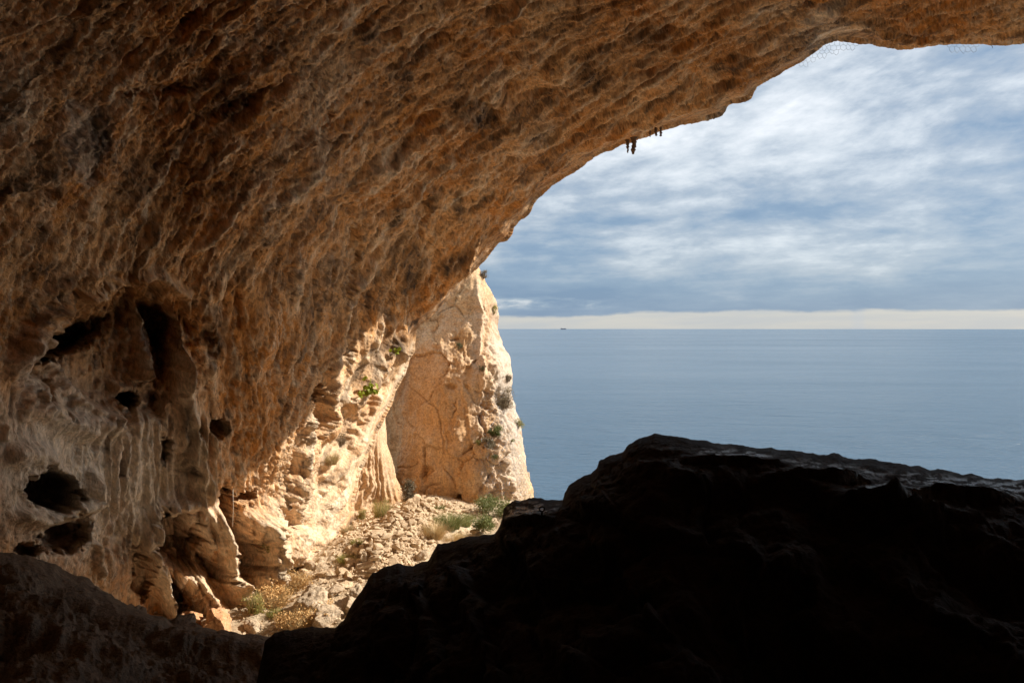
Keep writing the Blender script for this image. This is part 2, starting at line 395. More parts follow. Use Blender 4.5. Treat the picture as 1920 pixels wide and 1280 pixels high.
def relief(px, py, depth, line, poly, Rpx, qmin=-45, back=6.0, jag=3.0, disp=None, ray=None, edge=45, pull=0.0):
    """rock sheet with a rounded outer edge that turns away behind the outline"""
    jx = px + jag*fbm(px/30, py/30, 4.4*np.ones_like(px), 3, 0.5); jy = py + jag*fbm(px/30, py/30, 14.4*np.ones_like(px), 3, 0.5)
    d, cx, cy, _ = seg_dist(jx, jy, line); ins = inside(jx, jy, poly)
    q = np.where(ins, d, -d)
    ix = np.where(q < 0, cx + (cx-jx)*0.35 + (px-jx), px); iy = np.where(q < 0, cy + (cy-jy)*0.35 + (py-jy), py)
    D = depth(px, py) if callable(depth) else depth
    Rm = Rpx*D/F
    k = np.clip(1 - q/Rpx, 0, 1)
    D2 = D + Rm*(1-np.sqrt(np.clip(1-k*k, 0, 1))) + np.where(q < 0, -q*D/F*back, 0)
    P = at(ix, iy, D2); N = normals(P)
    if ray is not None: P = at(ix, iy, D2 - ray*sstep(-4, 14, q)*(.5+.5*sstep(0, 40, q)))
    if disp is not None:
        e = sstep(3, edge, q); P = P + N*(disp*(0.10+0.90*e) - (1-e)*pull)[..., None]
    return P, q > qmin, q

def axis(lo, a, b, hi, step, growth=1.12):
    """fine spacing between a and b, growing outside"""
    c = list(np.arange(a, b+step, step)); x = a; s = step; L = []
    while x > lo: s *= growth; x -= s; L.append(x)
    x = c[-1]; s = step; U = []
    while x < hi: s *= growth; x += s; U.append(x)
    return np.array(L[::-1] + c + U)

# ------------------------------------------------------------------ the cave wall and roof
LIP = [(5600, 1300), (4700, 600), (3700, 60), (2900, -60), (2300, 0), (2050, 40), (1920, 76), (1885, 81), (1840, 78), (1760, 82), (1690, 90), (1640, 80), (1605, 76),
       (1565, 72), (1545, 82), (1525, 98), (1500, 118), (1460, 140), (1420, 163), (1405, 184), (1365, 195), (1350, 214), (1300, 228), (1245, 242),
       (1200, 256), (1160, 272), (1122, 288), (1085, 314), (1055, 334), (1030, 350), (1005, 374), (990, 400), (962, 424), (952, 447), (934, 453), (915, 478),
       (893, 503), (862, 541), (835, 567), (808, 592), (785, 612), (779, 620), (775, 655), (760, 690), (750, 712), (738, 742), (722, 778), (706, 815), (690, 850), (675, 880), (666, 915),
       (662, 950), (660, 1000), (664, 1060), (680, 1250)]
WALL_POLY = LIP + [(680, 1700), (-9000, 1700), (-9000, -9000), (9000, -9000), (9000, 1500)]
wall_depth = rbf([(1920, 78, 19.5), (1750, 85, 20.6), (1565, 72, 22), (1350, 213, 24.5), (1180, 270, 27), (1030, 350, 29.5), (945, 450, 30.6), (860, 545, 31.2), (775, 620, 31.0),
    (0, 1040, 14.6), (0, 850, 14.2), (0, 600, 13.8), (0, 300, 12.4), (0, 0, 11.3), (100, 1060, 16.6), (100, 800, 15.8), (100, 600, 15.6), (100, 300, 13.5), (100, 0, 12.1),
    (300, 1150, 21.6), (300, 1000, 20.6), (300, 800, 19.4), (300, 600, 18.4), (300, 300, 15.9), (300, 0, 13.6),
    (500, 1105, 24.2), (500, 950, 24.2), (500, 800, 23.0), (500, 600, 21.4), (500, 400, 19.0), (500, 200, 16.8), (500, 0, 15.2),
    (600, 1040, 27.4), (600, 900, 27.2), (600, 780, 26.4), (640, 1000, 29.4), (660, 860, 29.6), (700, 780, 30.6), (740, 700, 31.2), (700, 690, 29.5), (700, 550, 27.6), (800, 540, 29.6), (740, 620, 29.6), (700, 400, 24.3), (700, 200, 20.4), (700, 0, 17.4),
    (900, 400, 28.2), (900, 250, 23.8), (900, 100, 20.5), (900, 0, 18.7), (1200, 200, 24.0), (1200, 100, 21.4), (1200, 0, 19.0), (1500, 60, 20.4), (1500, 0, 18.8), (1900, 20, 18.0),
    (450, 1200, 22.3), (660, 1200, 30), (0, 1400, 14), (300, 1500, 20),
    (0, -600, 8.6), (700, -600, 10.0), (1500, -600, 10.6), (2300, -400, 11.5), (0, -1600, 5.3), (900, -1600, 5.9), (2300, -1500, 6.2), (900, -3600, 3.2), (-1500, -1500, 4.8), (3600, -1500, 6.4),
    (-800, 700, 8.2), (-800, 0, 7.8), (-2200, 600, 4.6), (-2200, -400, 4.5), (-4200, 600, 2.9), (-800, 1300, 8.4), (-2200, 1300, 4.7), (2300, 90, 18.2), (2900, 190, 16.0), (3700, 420, 12.5), (4700, 900, 9.5),
    (2900, -400, 11.5), (3700, -100, 10.5), (4700, 200, 8.0), (4700, -1000, 5.8)])
xs = axis(-4600, -16, 1940, 5800, 2.0, 1.10); ys = axis(-4200, -16, 1232, 1650, 2.0, 1.10)
PX, PY = np.meshgrid(xs, ys)
D0 = wall_depth(PX, PY)
# the overhang ends in an edge; under it the wall stands back and turns to the light
_ly = [560, 600, 618, 668, 748, 805, 862, 960]; _lx = [860, 800, 775, 716, 646, 598, 558, 492]
_bx = np.interp(PY, _ly, _lx) + 6*fbm(PX/30, PY/30, PX*0+2.5, 3)
D0 = D0 + sstep(-5, 12, PX-_bx)*sstep(590, 630, PY)*(1.5-1.35*sstep(700, 930, PY))
p = Paint(PX, PY)
rr = random.Random(3)
# --- hollows
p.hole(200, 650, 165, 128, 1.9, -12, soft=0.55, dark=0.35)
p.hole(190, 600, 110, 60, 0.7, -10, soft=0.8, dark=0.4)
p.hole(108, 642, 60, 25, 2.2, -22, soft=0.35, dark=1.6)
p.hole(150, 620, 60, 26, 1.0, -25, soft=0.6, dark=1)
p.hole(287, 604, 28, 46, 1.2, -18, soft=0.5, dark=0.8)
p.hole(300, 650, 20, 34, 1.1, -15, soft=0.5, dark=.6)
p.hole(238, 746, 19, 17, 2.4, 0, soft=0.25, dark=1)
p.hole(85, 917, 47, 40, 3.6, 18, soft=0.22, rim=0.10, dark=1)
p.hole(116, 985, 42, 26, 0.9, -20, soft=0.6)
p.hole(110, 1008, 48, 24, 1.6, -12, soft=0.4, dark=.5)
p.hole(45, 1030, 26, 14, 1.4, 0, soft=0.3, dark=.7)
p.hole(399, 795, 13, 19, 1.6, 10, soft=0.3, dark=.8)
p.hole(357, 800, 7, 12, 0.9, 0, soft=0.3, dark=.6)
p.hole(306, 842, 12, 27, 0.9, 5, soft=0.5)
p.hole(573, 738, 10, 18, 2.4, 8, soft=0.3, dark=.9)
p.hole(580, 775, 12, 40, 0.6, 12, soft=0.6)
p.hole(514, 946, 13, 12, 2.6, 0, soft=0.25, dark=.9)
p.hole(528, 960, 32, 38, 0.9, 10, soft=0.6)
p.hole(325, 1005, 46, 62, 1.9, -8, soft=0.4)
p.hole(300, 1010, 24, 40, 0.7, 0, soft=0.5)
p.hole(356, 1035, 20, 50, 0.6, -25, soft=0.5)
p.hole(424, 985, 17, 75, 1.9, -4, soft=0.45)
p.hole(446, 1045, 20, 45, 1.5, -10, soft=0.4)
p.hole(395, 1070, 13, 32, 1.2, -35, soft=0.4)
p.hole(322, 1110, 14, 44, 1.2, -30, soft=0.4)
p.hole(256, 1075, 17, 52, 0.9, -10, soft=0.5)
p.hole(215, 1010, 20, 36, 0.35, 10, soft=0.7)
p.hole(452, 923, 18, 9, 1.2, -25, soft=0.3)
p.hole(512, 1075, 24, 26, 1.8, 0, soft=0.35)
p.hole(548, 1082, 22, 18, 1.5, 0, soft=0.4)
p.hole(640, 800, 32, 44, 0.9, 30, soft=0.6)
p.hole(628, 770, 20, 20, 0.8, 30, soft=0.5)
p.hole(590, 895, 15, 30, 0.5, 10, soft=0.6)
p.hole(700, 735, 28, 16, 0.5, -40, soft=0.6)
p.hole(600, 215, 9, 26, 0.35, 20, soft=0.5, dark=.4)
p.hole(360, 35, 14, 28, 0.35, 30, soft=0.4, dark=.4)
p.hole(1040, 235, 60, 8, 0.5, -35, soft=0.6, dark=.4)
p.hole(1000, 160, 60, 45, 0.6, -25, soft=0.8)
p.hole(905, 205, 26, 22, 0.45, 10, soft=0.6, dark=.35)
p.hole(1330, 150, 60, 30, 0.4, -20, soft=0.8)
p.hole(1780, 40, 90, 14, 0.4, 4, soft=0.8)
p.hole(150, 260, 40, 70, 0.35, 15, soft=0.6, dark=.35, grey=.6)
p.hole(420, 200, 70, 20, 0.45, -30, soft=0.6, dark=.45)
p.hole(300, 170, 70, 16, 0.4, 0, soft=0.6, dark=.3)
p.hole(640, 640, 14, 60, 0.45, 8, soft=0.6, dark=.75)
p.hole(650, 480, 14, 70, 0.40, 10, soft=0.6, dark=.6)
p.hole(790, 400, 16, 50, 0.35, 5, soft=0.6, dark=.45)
# --- ridges, curtains, legs
p.ridge([(330, 640), (338, 700), (346, 770), (350, 850), (366, 900), (380, 940)], 15, 0.75, 24, pale=.9, grey=.7)
p.ridge([(300, 560), (325, 600), (338, 680), (334, 740)], 7, 0.45, 6, grey=.3)
p.ridge([(384, 915), (340, 938), (292, 958), (270, 990), (268, 1030), (292, 1085), (316, 1150), (320, 1200)], 17, 0.75, 13, pale=.35, grey=.6)
p.ridge([(376, 930), (398, 985), (408, 1030), (418, 1085), (442, 1135)], 14, 0.85, 16, pale=.55)
p.ridge([(360, 950), (372, 990), (388, 1020)], 6, 0.4, 5, pale=.3, grey=.4)
p.ridge([(330, 1055), (355, 1090), (385, 1130), (420, 1185)], 20, 0.9, 26, pale=.2)
p.ridge([(375, 1040), (400, 1075), (430, 1120), (452, 1160)], 12, 0.6, 16, pale=.4)
p.ridge([(450, 945), (468, 985), (484, 1030), (492, 1080), (490, 1130)], 24, 1.25, 22, pale=.75)
p.ridge([(433, 975), (452, 1020), (466, 1080), (470, 1120)], 10, 0.5, 12, pale=.4)
p.ridge([(55, 610), (20, 680), (60, 760), (140, 800), (230, 790)], 22, 0.55, 20, grey=.7)
p.ridge([(18, 700), (30, 640), (62, 590), (120, 548), (200, 515), (290, 508), (345, 545), (352, 620)], 10, 0.45, 9, pale=.2)
p.ridge([(45, 615), (60, 650), (95, 700), (150, 760), (215, 790)], 9, 0.40, 9, pale=.3, grey=.6)
for k in range(9):
    x0 = 150+k*20; p.ridge([(x0, 530+abs(k-4)*4), (x0+rr.uniform(-5, 5), 580), (x0+rr.uniform(-8, 8), 640)], rr.uniform(3, 6), rr.uniform(.08, .22), dark=.2)
p.ridge([(0, 960), (60, 975), (120, 965), (165, 930), (150, 870)], 15, 0.55, 15, pale=.6, grey=.5)
p.ridge([(0, 850), (50, 850), (95, 860)], 26, 0.4, 22, grey=.8, pale=.2)
p.ridge([(250, 560), (252, 620), (262, 680), (270, 720)], 12, 0.75, 16, grey=.8)
p.ridge([(262, 690), (240, 720), (200, 730)], 16, 0.4, 14, grey=.4)
p.ridge([(160, 1010), (172, 1040), (186, 1080)], 7, 0.4, 7, pale=.5, grey=.5)
p.ridge([(960, 435), (880, 525), (800, 590), (720, 668), (650, 748), (600, 805), (560, 862), (520, 920), (485, 965), (468, 1000)], 13, 0.55, 16, pale=.30)
p.ridge([(900, 440), (820, 545), (740, 630), (680, 700), (610, 770)], 7, 0.25, 7, pale=.15)
p.ridge([(730, 420), (700, 480), (650, 540), (625, 620), (606, 700), (596, 770), (560, 850)], 8, 0.40, 9, pale=.45)
p.ridge([(780, 622), (768, 660), (742, 715), (712, 770), (680, 830), (652, 890), (638, 950), (636, 1010)], 9, 0.75, 16, pale=.6)
p.ridge([(715, 720), (690, 775), (668, 830), (640, 880)], 8, 0.55, 10, pale=.5)
p.ridge([(640, 850), (622, 920), (610, 980), (612, 1030)], 13, 0.6, 20, pale=.55)
p.ridge([(590, 830), (575, 890), (560, 940), (555, 985)], 11, 0.5, 14, pale=.4)
p.ridge([(548, 985), (545, 1040), (560, 1060)], 28, 1.25, 30, pale=.3)
p.ridge([(590, 1000), (600, 1035)], 18, 0.6, 18, pale=.3)
p.ridge([(505, 975), (515, 1010)], 12, 0.5, 14, pale=.4)
p.ridge([(560, 770), (555, 830), (540, 880)], 9, 0.55, 9, pale=.55, grey=.3)
p.ridge([(395, 470), (380, 600), (385, 720), (400, 860), (420, 930)], 22, 0.30, 26)
p.ridge([(455, 480), (470, 620), (455, 760), (470, 880)], 18, 0.28, 20)
for k in range(16):                                        # fluted curtain between the two hollows
    x0 = 190 + k*13 + rr.uniform(-4, 4)
    p.ridge([(x0, 770+rr.uniform(-20, 30)), (x0+rr.uniform(-5, 5), 850), (x0+rr.uniform(-12, 4), 940+rr.uniform(-20, 60))], rr.uniform(3, 6), rr.uniform(.10, .30), rr.uniform(3, 6), grey=rr.uniform(.2, .6), pale=rr.uniform(0, .3))
for line in [[(290, 985), (278, 1030), (300, 1085), (325, 1140)], [(350, 945), (345, 1000), (360, 1060), (392, 1120)], [(395, 960), (415, 1030), (428, 1080)], [(366, 930), (380, 985), (390, 1040)],
             [(310, 1090), (335, 1130), (352, 1175)], [(300, 1120), (318, 1155), (330, 1180)], [(340, 1050), (372, 1100), (400, 1150)], [(405, 1080), (430, 1120), (455, 1165)], [(455, 960), (462, 1010), (476, 1060)],
             [(480, 960), (498, 1010), (505, 1060)], [(465, 1010), (480, 1060), (482, 1110)], [(430, 1090), (450, 1130), (470, 1160)], [(505, 930), (480, 975), (470, 1000)], [(545, 880), (515, 935), (500, 975)]]:
    for o_ in (-6, 0, 7):
        p.ridge([(x_+o_+rr.uniform(-4, 4), y_+rr.uniform(-6, 6)) for x_, y_ in line], rr.uniform(2.5, 5), rr.uniform(.12, .34), pale=rr.uniform(.2, .8))
for k in range(14):                                        # drapery toes at the foot
    x0 = 200 + k*11 + rr.uniform(-4, 4)
    p.ridge([(x0, 950+rr.uniform(-10, 50)), (x0-6, 1030), (x0-2, 1080+rr.uniform(0, 40))], rr.uniform(3, 6), rr.uniform(.08, .22), grey=.5)
# --- stains and calcite, read off the rock
for a in [(770, 512, 22, 60, 8), (715, 592, 20, 22, 0), (725, 640, 34, 14, -30), (690, 655, 18, 12, 0), (810, 372, 13, 38, 0), (735, 395, 14, 44, 10), (660, 560, 8, 60, 5),
          (845, 480, 50, 12, -42), (770, 610, 40, 10, -45), (860, 190, 40, 30, 0), (905, 215, 30, 26, 0), (750, 140, 24, 30, 0), (170, 250, 26, 60, 10), (395, 155, 60, 16, -10),
          (440, 195, 30, 40, 30), (245, 340, 22, 40, 20), (20, 345, 40, 14, 0), (1220, 60, 60, 30, -10), (1110, 130, 40, 30, 0), (1010, 240, 50, 12, -35), (1600, 30, 120, 12, 0),
          (520, 520, 14, 22, 0), (400, 620, 24, 50, 0), (560, 600, 18, 50, 5), (490, 440, 20, 16, 0), (60, 500, 50, 12, -25), (860, 385, 10, 30, 10), (655, 700, 12, 30, 20), (1370, 120, 50, 16, -30), (1500, 70, 60, 14, -20)]:
    p.patch(*a, dark=rr.uniform(.6, .95))
for line, w, pl in [([(345, 258), (300, 320), (270, 370), (240, 432)], 9, .7), ([(608, 215), (590, 270), (560, 335), (535, 350)], 13, .6), ([(432, 382), (395, 425), (350, 465)], 8, .7),
                    ([(508, 372), (482, 385), (472, 425)], 8, .6), ([(830, 5), (800, 45), (755, 95)], 8, .6), ([(120, 60), (60, 110), (0, 150)], 12, .35), ([(150, 10), (60, 45), (0, 60)], 9, .4),
                    ([(660, 30), (600, 55)], 8, .5), ([(120, 290), (80, 350)], 16, .5), ([(560, 440), (545, 540), (530, 600)], 10, .4), ([(960, 130), (1030, 60), (1090, 40)], 10, .3), ([(950, 290), (1000, 270), (1080, 200)], 14, .35),
                    ([(1180, 245), (1215, 225), (1240, 235)], 10, .55), ([(240, 480), (120, 500), (40, 560)], 8, .4), ([(380, 30), (395, 60)], 8, .4), ([(1400, 95), (1460, 60), (1540, 50)], 6, .4),
                    ([(290, 175), (280, 215)], 14, .4), ([(650, 620), (640, 700), (610, 780)], 8, .5), ([(1120, 200), (1180, 150), (1260, 120)], 8, .3)]:
    p.ridge(line, w, 0.16, w*.7, pale=pl)
p.patch(20, 190, 60, 90, 0, pale=.55, grey=.3); p.patch(430, 85, 30, 22, 0, pale=.45); p.patch(30, 300, 40, 60, 0, pale=.35)
p.patch(120, 880, 170, 180, 0, grey=.95); p.patch(260, 900, 120, 190, 0, grey=.9); p.patch(200, 780, 150, 60, 0, grey=.4)
p.patch(560, 980, 130, 130, 0, pale=.5); p.patch(700, 700, 90, 90, -45, pale=.25); p.patch(640, 860, 80, 130, 20, pale=.4)
# --- random flow streaks along the drip direction
def flow_line(x0, y0, n, L):
    pts = [(x0, y0)]
    for _ in range(n):
        sl = 0.95*sstep(640, 330, y0)*(1+max(0, x0-700)/900.0); x0 += sl*L + rr.uniform(-L*.2, L*.2); y0 -= L; pts.append((x0, y0))
    return pts
for k in range(420):
    x0, y0 = rr.uniform(-60, 1500), rr.uniform(-20, 900)
    s_ = rr.uniform(0.6, 1.6); up = rr.random() < .55
    p.ridge(flow_line(x0, y0, 4, rr.uniform(8, 26)*s_), rr.uniform(3, 9), (rr.uniform(.05, .18) if up else -rr.uniform(.06, .24)), rr.uniform(2, 8),
            pale=(rr.uniform(0, .8)**1.3 if up else 0), dark=(0 if up else rr.uniform(0, .8)))
# --- overall roughness: drip-aligned flutes, pockets and scallops
W0 = at(PX, PY, D0)
sl = np.clip((650-PY)/320, 0, 1); hshift = 0.95*320*(0.5*sl*sl) + 0.95*np.clip(330-PY, 0, 5000); hshift = hshift*(1+np.clip(PX-700, 0, 3000)/1100.0)
S = (PX - hshift); T = PY - .55*np.clip(PY-420, 0, 9000)
wd = sstep(430, 600, PX)*sstep(560, 680, PY); S = S*(1-wd) + (PX + .72*(PY-640))*wd; T = T - wd*(PY-640)*.20
one = np.ones_like(PX); Zw = 40 + (W0[..., 2]-CAMZ-1.5)*(1-.70*sstep(330, 620, PY))
drawn = p.tone.copy()
lowg = sstep(700, 900, PY)
disp = np.zeros_like(PX)
disp += 0.34*fbm(W0[..., 0]*.22, W0[..., 1]*.22, Zw*.22, 3)
disp += (0.13-.04*wd)*fbm(W0[..., 0]*.75, W0[..., 1]*.75, Zw*.75, 4, .55)
disp += 0.10*ridged(S/44, T/150, one*2.2, 4, .55)
disp += 0.045*ridged(S/17, T/60, one*7.7, 3, .6)
f1, f2, idv = worley((S + 14*fbm(S/60, T/60, one*3, 3))/34, (T + 14*fbm(S/60, T/60, one*6, 3))/58, 2)
disp += (0.07*(sstep(0.0, 0.5, f2-f1)-.5) + 0.06*(idv-.5))*(1-.7*wd)
f1, f2, idv = worley((S + 6*fbm(S/24, T/24, one*3, 3))/12, (T + 6*fbm(S/24, T/24, one*6, 3))/17, 5)
disp += 0.04*(np.minimum(f1, .8)-.4)*-1.0 + 0.02*(idv-.5)
pock = fbm(S/46, T/70, one*4.2, 5, .66)
disp -= 0.10*sstep(0.32, 0.85, pock)
disp += 0.26*ridged(S/105, T/330, one*91, 3, .5)*sstep(900, 500, PY)
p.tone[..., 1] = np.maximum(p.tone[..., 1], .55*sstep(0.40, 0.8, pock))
disp += 0.04*ridged(W0[..., 0]*2.6, W0[..., 1]*2.6, Zw*2.6, 4, .6)
disp += 0.03*fbm(W0[..., 0]*7, W0[..., 1]*7, Zw*7, 2, .6)
g1 = ridged(S/30, T/85, one*31, 5, .66); g2 = ridged(S/24, T/60, one*47, 5, .66)
p.tone[..., 0] = np.maximum(p.tone[..., 0], .75*sstep(.62, .92, g1)); p.tone[..., 1] = np.maximum(p.tone[..., 1], .85*sstep(.66, .95, g2))
disp += .07*sstep(.62, .92, g1) - .10*sstep(.66, .95, g2)
fl = ridged((S+10*fbm(S/50, T/50, one*5, 2))/13, T/75, one*61, 4, .6)
disp += (.04 + .13*sstep(640, 860, PY)*sstep(90, 200, PX) + .10*wd)*(fl-.3)
fl2 = ridged((S+14*fbm(S/60, T/90, one*5, 2))/30, T/190, one*67, 3, .5); disp += .28*wd*(fl2-.3)
p.tone[..., 1] = np.maximum(p.tone[..., 1], .75*sstep(.12, -.25, fl)*wd*sstep(-.3, .2, fbm(S/30, T/40, one*53, 3)))
p.tone[..., 0] = np.maximum(p.tone[..., 0], .5*sstep(.5, .9, fl)*sstep(640, 860, PY))
cr = np.abs(fbm((PX+.4*PY)/60, (PY-.3*PX)/34, one*71, 4, .6)); crk = sstep(.035, .0, cr)*sstep(-.1, .3, fbm(PX/120, PY/120, one*77, 2))
disp -= .10*crk; p.tone[..., 1] = np.maximum(p.tone[..., 1], .5*crk)
patchy = fbm(S/120, T/260, one*11, 4, .55)
p.tone[..., 0] = np.maximum(p.tone[..., 0], .45*sstep(.18, .6, patchy)); p.tone[..., 1] = np.maximum(p.tone[..., 1], .35*sstep(-.2, -.6, patchy))
blot = sstep(-.22, .16, fbm(S/9, T/15, one*15, 4, .62)); blot2 = sstep(-.20, .18, fbm(S/8, T/12, one*25, 4, .62))
p.tone[..., 0] = np.clip(p.tone[..., 0]*1.5, 0, 1)*(.35+.65*blot); p.tone[..., 1] = np.clip(p.tone[..., 1]*1.5, 0, 1)*(.25+.75*blot2)
fin = fbm(S/6.5, T/11, one*35, 4, .66); fin2 = fbm(S/8, T/12, one*39, 4, .66); clump = .35+.65*sstep(-.3, .3, fbm(S/70, T/110, one*43, 3))
p.tone[..., 0] = np.maximum(p.tone[..., 0], .85*sstep(.10, .50, fin)*clump*(.55+.45*sstep(560, 700, PY))); p.tone[..., 1] = np.maximum(p.tone[..., 1], .70*sstep(.30, .60, fin2)*clump)*(1-.6*np.clip(p.tone[..., 2], 0, 1))
disp += .018*sstep(.10, .50, fin) - .03*sstep(.30, .60, fin2) + .014*fbm(W0[..., 0]*13, W0[..., 1]*13, W0[..., 2]*13, 2, .6)
p.tone[..., 0] = np.maximum(p.tone[..., 0]*.85, np.clip(drawn[..., 0]*1.7, 0, 1)*(.7+.3*blot)); p.tone[..., 1] = np.maximum(p.tone[..., 1]*.9, np.clip(drawn[..., 1]*1.4, 0, 1)*(.55+.45*blot2))
bigd = sstep(.12, .42, fbm(S/75, T/130, one*97, 4, .58))*sstep(760, 560, PY)
p.tone[..., 1] = np.maximum(p.tone[..., 1], .80*bigd*(.35+.65*blot2)); p.tone[..., 0] *= 1-.6*bigd
fade = D0/22.0
disp = disp*(1-.40*sstep(470, 380, PX)*sstep(620, 720, PY)) + p.disp
under = sstep(-5, 12, PX-_bx)*sstep(590, 630, PY); disp = disp*(1-.45*under) + under*.10*(ridged((PX+.55*PY)/11, PY/90, one*5, 3)-.3)
P, mask, q = relief(PX, PY, D0, LIP, WALL_POLY, 26, qmin=-40, back=1.0, jag=3.2, disp=disp*(0.55+0.45*fade), ray=p.ray*(.6+.4*fade), edge=40, pull=.10)
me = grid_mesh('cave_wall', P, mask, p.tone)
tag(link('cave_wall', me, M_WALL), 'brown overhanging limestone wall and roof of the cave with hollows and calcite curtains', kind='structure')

# ------------------------------------------------------------------ apron of flowstone between the wall and the far cliff
AL = [(760, 640), (745, 700), (728, 745), (722, 790), (726, 830), (736, 865), (742, 895), (755, 918), (772, 940), (800, 958)]
AP = AL + [(800, 1010), (560, 1010), (560, 640)]
xs = np.arange(600, 815, 1.6); ys = np.arange(640, 1000, 1.6); PX, PY = np.meshgrid(xs, ys)
D0 = rbf([(620, 700, 34), (745, 700, 35.2), (620, 850, 32.6), (690, 850, 33.4), (735, 850, 34.6), (660, 940, 32.8), (770, 940, 35.3), (700, 935, 34.0), (700, 1000, 33.6), (800, 960, 35.6), (800, 1010, 35.6)])(PX, PY)
p = Paint(PX, PY); W0 = at(PX, PY, D0); one = np.ones_like(PX)
for k in range(13):
    x0 = 668 + k*6.5; p.ridge([(x0, 760), (x0-3+k*.4, 850), (x0-14+k*2.6, 905), (x0-34+k*6.2, 945)], rr.uniform(2.5, 4.5), rr.uniform(.12, .30), pale=rr.uniform(0, .4))
disp = p.disp + .25*fbm(W0[..., 0]*.8, W0[..., 1]*.8, W0[..., 2]*.6, 4, .55) + .10*ridged(W0[..., 0]*2.4, W0[..., 1]*2.4, W0[..., 2]*1.2, 4, .6) \
    + .05*fbm(W0[..., 0]*6, W0[..., 1]*6, W0[..., 2]*4, 2)
p.tone[..., 2] = .15
P, mask, q = relief(PX, PY, D0, AL, AP, 22, qmin=-16, back=4, jag=1.5, disp=disp, ray=p.ray)
tag(link('flowstone_apron', grid_mesh('flowstone_apron', P, mask, p.tone), M_PILLAR), 'pale fluted apron of flowstone spreading onto the rubble in front of the far cliff', kind='structure')

# ------------------------------------------------------------------ far cliff
CL = [(820, 330), (862, 420), (893, 490), (901, 508), (909, 530), (921, 548), (932, 566), (935, 592), (933, 618), (944, 648), (955, 678), (960, 704), (958, 735), (966, 768),
      (977, 792), (979, 822), (984, 852), (986, 880), (992, 902), (999, 925), (1004, 950), (1010, 1000)]
CP_ = CL + [(1010, 1100), (500, 1100), (500, 330)]
xs = np.arange(600, 1050, 1.5); ys = np.arange(360, 1010, 1.5); PX, PY = np.meshgrid(xs, ys)
D0 = rbf([(650, 500, 43), (650, 800, 42), (730, 650, 38.8), (735, 800, 38.0), (745, 900, 37.2), (800, 600, 38.2), (800, 800, 37.1), (800, 930, 35.9), (860, 550, 38.0), (870, 700, 36.9), (870, 850, 36.0), (870, 940, 35.6),
          (905, 540, 38.2), (915, 700, 36.6), (925, 850, 35.6), (930, 940, 35.4), (935, 600, 40.2), (955, 750, 38.6), (975, 850, 37.8), (985, 930, 37.2), (800, 400, 41), (650, 1000, 41), (900, 1010, 35.4)])(PX, PY)
p = Paint(PX, PY); W0 = at(PX, PY, D0); one = np.ones_like(PX)
right = sstep(880, 925, PX)
for line, w, h in [([(755, 705), (770, 725), (800, 748), (824, 765), (830, 790), (836, 830), (826, 870)], 1.3, -.09), ([(826, 870), (850, 900), (862, 945)], 1.4, -.09), ([(862, 925), (864, 950)], 5, -.5),
                   ([(905, 740), (898, 790), (920, 850)], 3, -.3), ([(790, 940), (800, 915), (830, 905)], 2, -.12), ([(860, 860), (900, 820), (925, 800)], 2.5, -.2), ([(895, 500), (890, 600), (905, 700), (900, 790)], 4, .3),
                   ([(845, 640), (862, 632)], 3, -.25), ([(900, 920), (940, 860), (960, 840)], 3, -.25), ([(770, 640), (760, 690), (752, 760)], 5, -.15)]:
    p.ridge(line, w, h, dark=.5 if h < 0 else 0, pale=.4 if h > 0 else 0, taper=True)
for k in range(8):
    x0, y0 = rr.uniform(750, 960), rr.uniform(560, 930); a_ = rr.choice([rr.uniform(1.1, 2.0), rr.uniform(.3, .9), rr.uniform(2.0, 2.8)]); pts = [(x0, y0)]
    for _ in range(5): a_ += rr.gauss(0, .35); x0 += 9*math.cos(a_); y0 += 9*math.sin(a_); pts.append((x0, y0))
    p.ridge(pts, rr.uniform(.9, 1.8), -rr.uniform(.04, .12), dark=rr.uniform(.1, .5))
for k in range(30): p.patch(rr.uniform(740, 900), rr.uniform(560, 940), rr.uniform(6, 22), rr.uniform(20, 70), rr.uniform(0, 20), pale=rr.uniform(0, .45), dark=rr.choice([0, 0, .25]))
p.hole(848, 728, 10, 6, .25, 0, dark=.4); p.hole(800, 885, 8, 12, .3, 20, dark=.4)
p.patch(800, 700, 50, 120, 15, pale=.25); p.patch(775, 620, 20, 60, 25, dark=.15)
p.patch(950, 760, 34, 210, -6, grey=1, pale=.3); p.patch(895, 700, 14, 200, 0, pale=.5, grey=.3); p.patch(930, 890, 40, 60, 0, pale=.6, grey=.3)
smo = 1-right*.0
cf1, cf2, cid = worley((PX+16*fbm(PX/50, PY/50, one*3, 4))/62, (PY+.3*PX+16*fbm(PX/50, PY/50, one*9, 4))/95, 12)
ckk = sstep(.045, .0, cf2-cf1)*sstep(-.25, .2, fbm(PX/60, PY/60, one*19, 2)); p.disp -= .10*ckk; p.disp += .26*(cid-.5); p.tone[..., 1] = np.maximum(p.tone[..., 1], .28*ckk)
p.disp += .16*ridged(W0[..., 0]*.9, W0[..., 1]*.9, W0[..., 2]*.22, 4, .55)
disp = p.disp + .30*fbm(W0[..., 0]*.35, W0[..., 1]*.35, W0[..., 2]*.28, 3) + (.09+.22*right)*fbm(W0[..., 0]*1.1, W0[..., 1]*1.1, W0[..., 2]*.8, 4, .55) \
    + (.07+.20*right)*ridged(W0[..., 0]*2.2, W0[..., 1]*2.2, W0[..., 2]*1.1, 4, .6) + .035*fbm(W0[..., 0]*6, W0[..., 1]*6, W0[..., 2]*5, 2)
f1, f2, idv = worley((PX+10*fbm(PX/40, PY/40, one*3, 3)+.35*PY)/48, (PY+10*fbm(PX/40, PY/40, one*9, 3))/70, 9)
disp += .05*(sstep(0, .10, f2-f1)-1)*right + .20*(idv-.5)*right
